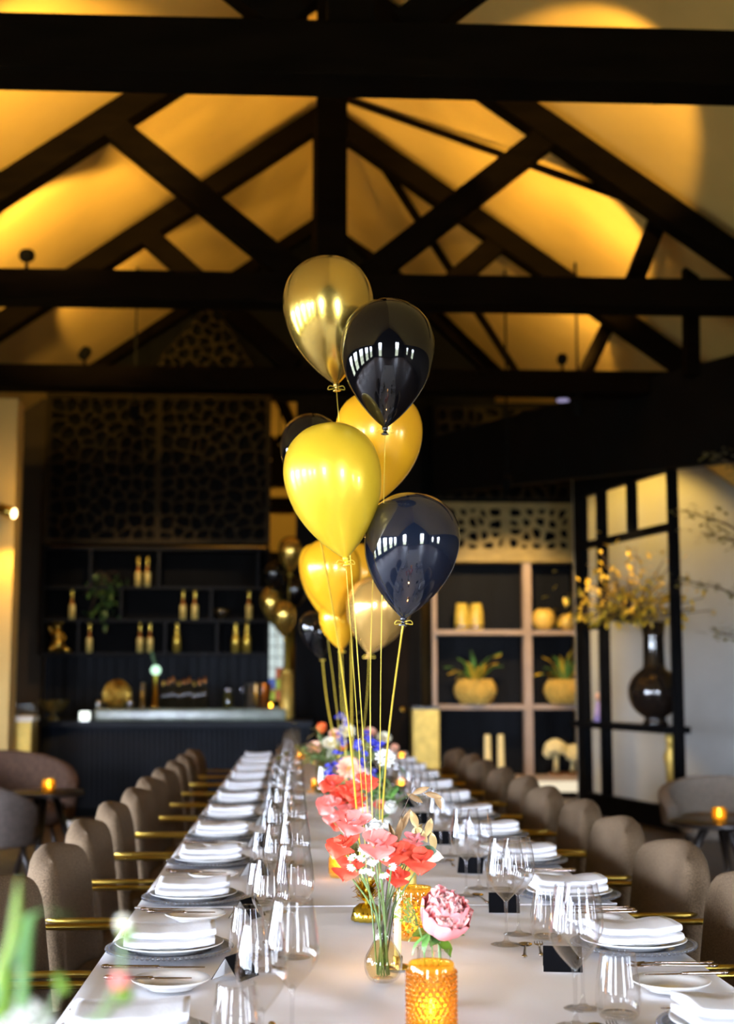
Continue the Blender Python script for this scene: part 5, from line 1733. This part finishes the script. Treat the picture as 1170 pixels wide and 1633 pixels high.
for i, (k, px, py, dy, sz, m, lab) in enumerate(la):
    flower(k, px, py, YA + dy, sz, root_in(BUD, i, len(la), .012, .014), lab, GA, m=m, seed=i)
# leaf and dried leaves in the same vase
def spray(px0, py0, pts, Y, root, label, m, L, wd, group=None):
    t = thing('dried_leaf_spray', label, 'dried leaves', root, 0, group)
    root = Vector(root)
    tip = W(px0, py0, Y) - root
    path = stem_path((0, 0, 0), tip)
    MB().tube(path, [.0018 - .001 * i / (len(path) - 1) for i in range(len(path))], 5).build('stem', 'twig', t)
    for k, (px, py, ang, dy) in enumerate(pts):
        c = W(px, py, Y + dy) - root
        f = (CAMP - W(px, py, Y)).normalized()
        M = Matrix.Translation(c) @ f.to_track_quat('Z', 'Y').to_matrix().to_4x4() @ Matrix.Rotation(math.radians(ang), 4, 'Z') @ Matrix.Translation((0, -L / 2, 0)) @ Matrix.Rotation(.25 * (-1) ** k, 4, 'X')
        MB().petal(M, L, wd, .15, .2, .03, .5, 7, 4, k).build('leaf', m, t)
    return t
spray(685, 1300, [(660, 1306, 20, 0), (672, 1330, 35, .02), (684, 1318, -15, .01), (664, 1325, -40, .03), (690, 1340, 10, .03)], YA + .06, root_in(BUD, 1, 5, .008, .02), 'skeletal gold dried leaves arching right of the bouquet', 'dry_leaf', .040, .016)
spray(640, 1300, [(636, 1325, -12, 0), (627, 1335, 18, .02), (645, 1310, -25, .02)], YA + .03, root_in(BUD, 3, 5, .008, .02), 'dark bronze pointed dried leaves at the centre of the bouquet', 'dry_dark', .062, .013)
spray(660, 1252, [(672, 1260, -70, 0), (690, 1268, 75, .0), (660, 1272, 60, .02), (698, 1276, 20, .03)], YA + .45, root_in(BUD, 2, 5, .006, .02) + Vector((.02, .45, 0)), 'pale dried leaves standing among the wine glasses', 'dry_dark', .045, .014)
t = thing('green_leaf_sprig', 'single dark green leaf with pale bud at the right of the bouquet', 'leaf sprig', root_in(BUD, 2, 7, .010, .02))
rt = root_in(BUD, 2, 7, .010, .02)
hp = W(668, 1358, YA + .01) - rt
MB().tube(stem_path((0, 0, 0), hp), .0015, 5).build('stem', 'stem', t)
f = (CAMP - W(675, 1358, YA)).normalized()
MB().petal(Matrix.Translation(hp) @ f.to_track_quat('Z', 'Y').to_matrix().to_4x4() @ Matrix.Rotation(-1.5, 4, 'Z'), .036, .022, .1, .2, 0, .5, 6, 4).build('leaf', 'leaf_dark', t)
MB().petal(Matrix.Translation(hp + Vector((.004, .005, -.004))) @ f.to_track_quat('Z', 'Y').to_matrix().to_4x4() @ Matrix.Rotation(-1.75, 4, 'Z'), .046, .026, .2, .1, 0, .5, 6, 4).build('bud', 'petal_cream', t)

flower('peony', 706, 1466, PEO.y - .01, .128, root_in(PEO, 0, 1, .012, .012), 'large pink peony with ruffled heart in the straight vase', None, face=Vector((.30, -.62, .80)), seed=3)
t = thing('dill_umbel', 'green seed umbel with fine rays left of the peony', 'flower', root_in(PEO, 2, 4, .014, .012))
rt = root_in(PEO, 2, 4, .014, .012)
c = W(668, 1478, PEO.y - .03) - rt
MB().tube(stem_path((0, 0, 0), c), .0018, 6).build('stem', 'stem', t)
b = MB(); s_ = MB(); rr = random.Random(2)
for k in range(34):
    px, py = 668 + rr.gauss(-20, 11), 1478 + rr.gauss(-22, 15)
    e = W(px, py, PEO.y - .03 + rr.uniform(-.02, .02)) - rt
    b.tube([c, (c + e) / 2 + Vector((0, 0, .002)), e], .0005, 4)
    for j in range(4): s_.ball(e + Vector((rr.gauss(0, .0015), rr.gauss(0, .0015), rr.gauss(0, .0015))), .0015, 5, 4)
b.build('rays', 'stem', t)['kind'] = 'stuff'
s_.build('seeds', 'leaf_bright', t)['kind'] = 'stuff'
t = thing('peony_leaf_sprig', 'drooping pointed green leaves under the peony', 'leaf sprig', root_in(PEO, 3, 4, .014, .012))
rt = root_in(PEO, 3, 4, .014, .012)
c = W(683, 1487, PEO.y - .02) - rt
MB().tube(stem_path((0, 0, 0), c), .0018, 6).build('stem', 'stem', t)
for a, L, dn in ((1.9, .05, -.7), (1.1, .045, -.3), (2.6, .04, -.9), (-1.2, .04, -.2)):
    MB().petal(Matrix.Translation(c) @ Matrix.Rotation(a, 4, 'Z') @ Matrix.Rotation(dn, 4, 'X'), L, .014, .1, .5, 0, .4, 6, 3).build('leaf', 'leaf', t)

# arrangement behind, green glass vase
def lowvase(px, py, label, m='glass_olive', r=.042, h=.085):
    q = T(px, py)
    vase(q, [(r * .7, .001), (r * .95, .012), (r, .035), (r * .85, .06), (r * .75, h * .9), (r * .85, h)], m, label)
    return q
VB = lowvase(556, 1392, 'olive glass vase holding the coral and blush flowers')
VB2 = lowvase(600, 1362, 'low olive glass vase with white and blush flowers', r=.036, h=.08)
GB = 'flowers behind the bud vase'
lb = [('sweet_pea', 530, 1255, 'coral', .062, 'coral sweet pea at the top left of the second bouquet'), ('sweet_pea', 546, 1272, 'coral', .062, 'coral sweet pea just below the top of the second bouquet'),
      ('sweet_pea', 525, 1287, 'coral_pink', .064, 'pink coral sweet pea furthest left of the second bouquet'), ('sweet_pea', 562, 1265, 'coral', .066, 'coral sweet pea at the middle of the second bouquet'),
      ('sweet_pea', 583, 1250, 'coral', .060, 'deep coral sweet pea at the top right near the ribbons'), ('sweet_pea', 552, 1297, 'coral_pink', .062, 'pink coral sweet pea left of the blush dahlia'),
      ('sweet_pea', 541, 1314, 'coral', .058, 'coral sweet pea lowest on the left of the second bouquet'), ('sweet_pea', 530, 1305, 'coral_pink', .046, 'small pink sweet pea at the lower left of the second bouquet'),
      ('sweet_pea', 571, 1281, 'coral', .050, 'coral sweet pea directly above the blush dahlia')]
YBq = VB.y
for i, (k, px, py, m, sz, lab) in enumerate(lb):
    flower(k, px, py, YBq + R.uniform(-.03, .05), sz, root_in(VB, i, 9, .018, .02), lab, GB, m=m, seed=40 + i, leaf=(i % 3 == 0))
flower('dahlia', 574, 1298, VB2.y - .12, .080, root_in(VB2, 0, 4), 'blush dahlia with yellow centre below the balloon ribbons', GB, face=Vector((-.05, -.9, .35)), m='petal_blush')
flower('ranunculus', 622, 1292, VB2.y - .02, .070, root_in(VB2, 1, 4), 'creamy white bloom right of the ribbons', GB, m='petal_white', leaf=True)
flower('ranunculus', 616, 1316, VB2.y - .05, .055, root_in(VB2, 2, 4), 'second white bloom tucked under the creamy one', GB, m='petal_white')
flower('dahlia', 606, 1286, VB2.y + .03, .060, root_in(VB2, 3, 4), 'pink dahlia half hidden behind the ribbons', GB, m='coral_pink')
flower('umbel', 614, 1210, VB2.y - .05, .070, root_in(VB2, 3, 5), 'white umbel standing tall on a thin green stem', GB, face=Vector((.05, -.8, .6)))
VC = lowvase(572, 1318, 'olive glass vase holding the blue delphiniums', r=.05, h=.09)
GC = 'flowers around the blue delphiniums'
YCq = VC.y
for i, (px, py, sz, lab) in enumerate(((527, 1231, .055, 'lowest blue delphinium at the left'), (540, 1212, .065, 'blue delphinium above the lowest one'), (573, 1216, .075, 'blue delphinium left of the ribbons'), (574, 1194, .07, 'blue delphinium high behind the ribbons'),
                                       (602, 1190, .07, 'blue delphinium furthest right, beside the white umbel'), (562, 1242, .05, 'small blue delphinium over the coral flowers'), (598, 1238, .045, 'blue delphinium low behind the ribbons'), (586, 1176, .05, 'blue delphinium tip highest among the ribbons'))):
    flower('delphinium', px, py, YCq + R.uniform(-.08, .08), sz, root_in(VC, i, 8, .02, .02), lab, GC, seed=70 + i)
flower('dahlia', 556, 1226, YCq - .10, .105, root_in(VC, 1, 5, .02), 'large peach dahlia among the blue delphiniums', GC, face=Vector((-.1, -.9, .5)), m='petal_peach')
flower('dahlia', 574, 1236, YCq - .05, .08, root_in(VC, 2, 5, .02), 'paler peach dahlia beside the large one', GC, face=Vector((.1, -.9, .5)), m='petal_blush')
for i, (px, py) in enumerate(((545, 1250), (610, 1262), (632, 1250), (625, 1235), (596, 1262))):
    q = W(px, py, YCq)
    leafclump('greenery_sprig', '%s tuft of green leaves filling the delphinium bouquet' % ORD[i], (FX(px, YCq), YCq + .03 * i, TZ + .09), (.045, .045, .05), 16, .05, 'leaf' if i % 2 else 'leaf_dark', group=GC, seed=i, cat='foliage', stemm='stem')
VD = lowvase(517, 1266, 'olive glass vase holding the peach flowers further along', r=.055, h=.16)
GD = 'flowers in the far olive vase'
for i, (k, px, py, sz, m, lab) in enumerate((('dahlia', 503, 1194, .105, 'petal_peach', 'peach dahlia at the left of the far bouquet'), ('dahlia', 527, 1187, .10, 'petal_cream', 'cream dahlia at the middle of the far bouquet'),
        ('ranunculus', 513, 1164, .085, 'petal_orange', 'orange bloom at the top left of the far bouquet'), ('dahlia', 553, 1167, .10, 'petal_cream', 'pale cream flower at the top right of the far bouquet'),
        ('delphinium', 545, 1180, .08, 'petal_blue', 'blue delphinium in the far bouquet'), ('delphinium', 543, 1152, .08, 'petal_blue', 'tall blue delphinium topping the far bouquet'),
        ('ranunculus', 527, 1206, .075, 'petal_cream', 'small cream bloom low in the far bouquet'), ('ranunculus', 547, 1192, .07, 'petal_orange', 'small orange bloom inside the far bouquet'), ('dahlia', 534, 1172, .08, 'petal_peach', 'dusky peach flower behind the cream ones'))):
    flower(k, px, py, VD.y + R.uniform(-.08, .08), sz, root_in(VD, i, 9, .02, .03), lab, GD, m=m, seed=90 + i)
leafclump('greenery_sprig', 'mixed foliage spilling from the far bouquet', (VD.x, VD.y, TZ + .16), (.09, .09, .08), 50, .07, 'leaf_olive', group=GD, seed=5, cat='foliage', stemm='stem')
VE = lowvase(578, 1248, 'clear vase with rusty flowers beyond the blue delphiniums', m='glass', r=.05, h=.12)
for i, (k, px, py, sz, m, lab) in enumerate((('dahlia', 612, 1178, .10, 'petal_cream', 'cream flower beyond the white umbel'), ('ranunculus', 628, 1196, .08, 'petal_peach', 'peach bloom at the right of the farthest bouquet'), ('dahlia', 590, 1168, .08, 'petal_peach', 'peach flower at the left of the farthest bouquet'))):
    flower(k, px, py, VE.y, sz, root_in(VE, i, 3, .02, .03), lab, 'flowers of the farthest bouquet', m=m, seed=120 + i)
leafclump('greenery_sprig', 'foliage of the farthest bouquet', (VE.x, VE.y, TZ + .12), (.10, .10, .08), 50, .07, 'leaf_olive', group='flowers of the farthest bouquet', seed=6, cat='foliage', stemm='stem')

# ------------------------------------------------------------------ blurred plant close to the camera
YF = 0.98
VF = Vector((FX(60, YF), YF + .02, TZ))
vase(VF, [(.035, .001), (.042, .02), (.040, .08), (.03, .15), (.034, .19)], 'glass', 'clear vase of the blurred plant closest to the viewer, below the frame')
GF = 'blurred stems closest to the viewer'
def blade(pts, w, m, label, Y=YF, part='leaf'):
    t = thing('foreground_leaf', label, 'leaf', VF + Vector((R.uniform(-.01, .01), R.uniform(-.01, .01), .02)), 0, GF)
    P = [Vector((0, 0, 0)), Vector((0, 0, .2))] + [W(px, py, Y) - t.location for px, py in pts]
    path = spline(P, 8)
    n = len(path)
    V = []; F = []
    for i, p in enumerate(path):
        s = i / (n - 1)
        ww = w * (math.sin(PI * min(1, max(.04, s))) ** .7) / 2 if s > .35 else .0022
        if s > .97: ww = .0006
        V += [p + Vector((-ww, 0, 0)), p + Vector((0, -ww * .5 - .0008, 0)), p + Vector((ww, 0, 0)), p + Vector((0, -ww * .5 + .0008, 0))]
    for i in range(n - 1):
        for k in range(4): F.append((i * 4 + k, i * 4 + (k + 1) % 4, i * 4 + 4 + (k + 1) % 4, i * 4 + 4 + k))
    MB().add(V, F).build('blade', m, t)
    return t
blade([(5, 1590), (22, 1500), (30, 1400)], .013, 'leaf_bright', 'tall upright green leaf blurred at the left edge')
blade([(-10, 1633), (10, 1560), (45, 1475)], .016, 'leaf_blue', 'pale blue-green leaf blurred at the lower left')
blade([(40, 1520), (60, 1455), (118, 1462)], .008, 'leaf', 'arching thin green leaf crossing the front chair')
blade([(0, 1633), (5, 1600), (3, 1540)], .018, 'leaf_bright', 'broad green leaf blurred in the lower left corner')
def budflower(px, py, s, m, label, stem_pts):
    t = thing('foreground_bud', label, 'flower', VF + Vector((0, 0, .02)), 0, GF)
    c = W(px, py, YF) - t.location
    b = MB()
    for k in range(7):
        b.petal(Matrix.Translation(c) @ Matrix.Rotation(k * .9, 4, 'Z') @ Matrix.Rotation(.9, 4, 'X') , s * .7, s * .6, .4, -.2, .02, .55, 5, 4)
    b.build('petals', m, t)
    MB().ball(c + Vector((.003, 0, .001)), s * .3, 10, 8).build('bud', 'leaf_bright', t)
    P = [Vector((0, 0, 0)), Vector((0, 0, .2))] + [W(a, b_, YF) - t.location for a, b_ in stem_pts] + [c]
    MB().tube(spline(P, 6), .0016, 6).build('stem', 'stem', t)
budflower(196, 1492, .018, 'petal_cream', 'blurred yellow green bud over the second place setting', [(150, 1640), (190, 1560)])
budflower(190, 1588, .022, 'coral_pink', 'blurred pink and yellow bud over the front napkin', [(120, 1660), (165, 1620)])
budflower(93, 1577, .014, 'leaf_bright', 'blurred lime green bud beside the front chair', [(60, 1660), (80, 1610)])
flower('umbel', 30, 1640, YF, .045, VF + Vector((0, 0, .02)), 'blurred white umbel in the lower left corner', GF, seed=4)
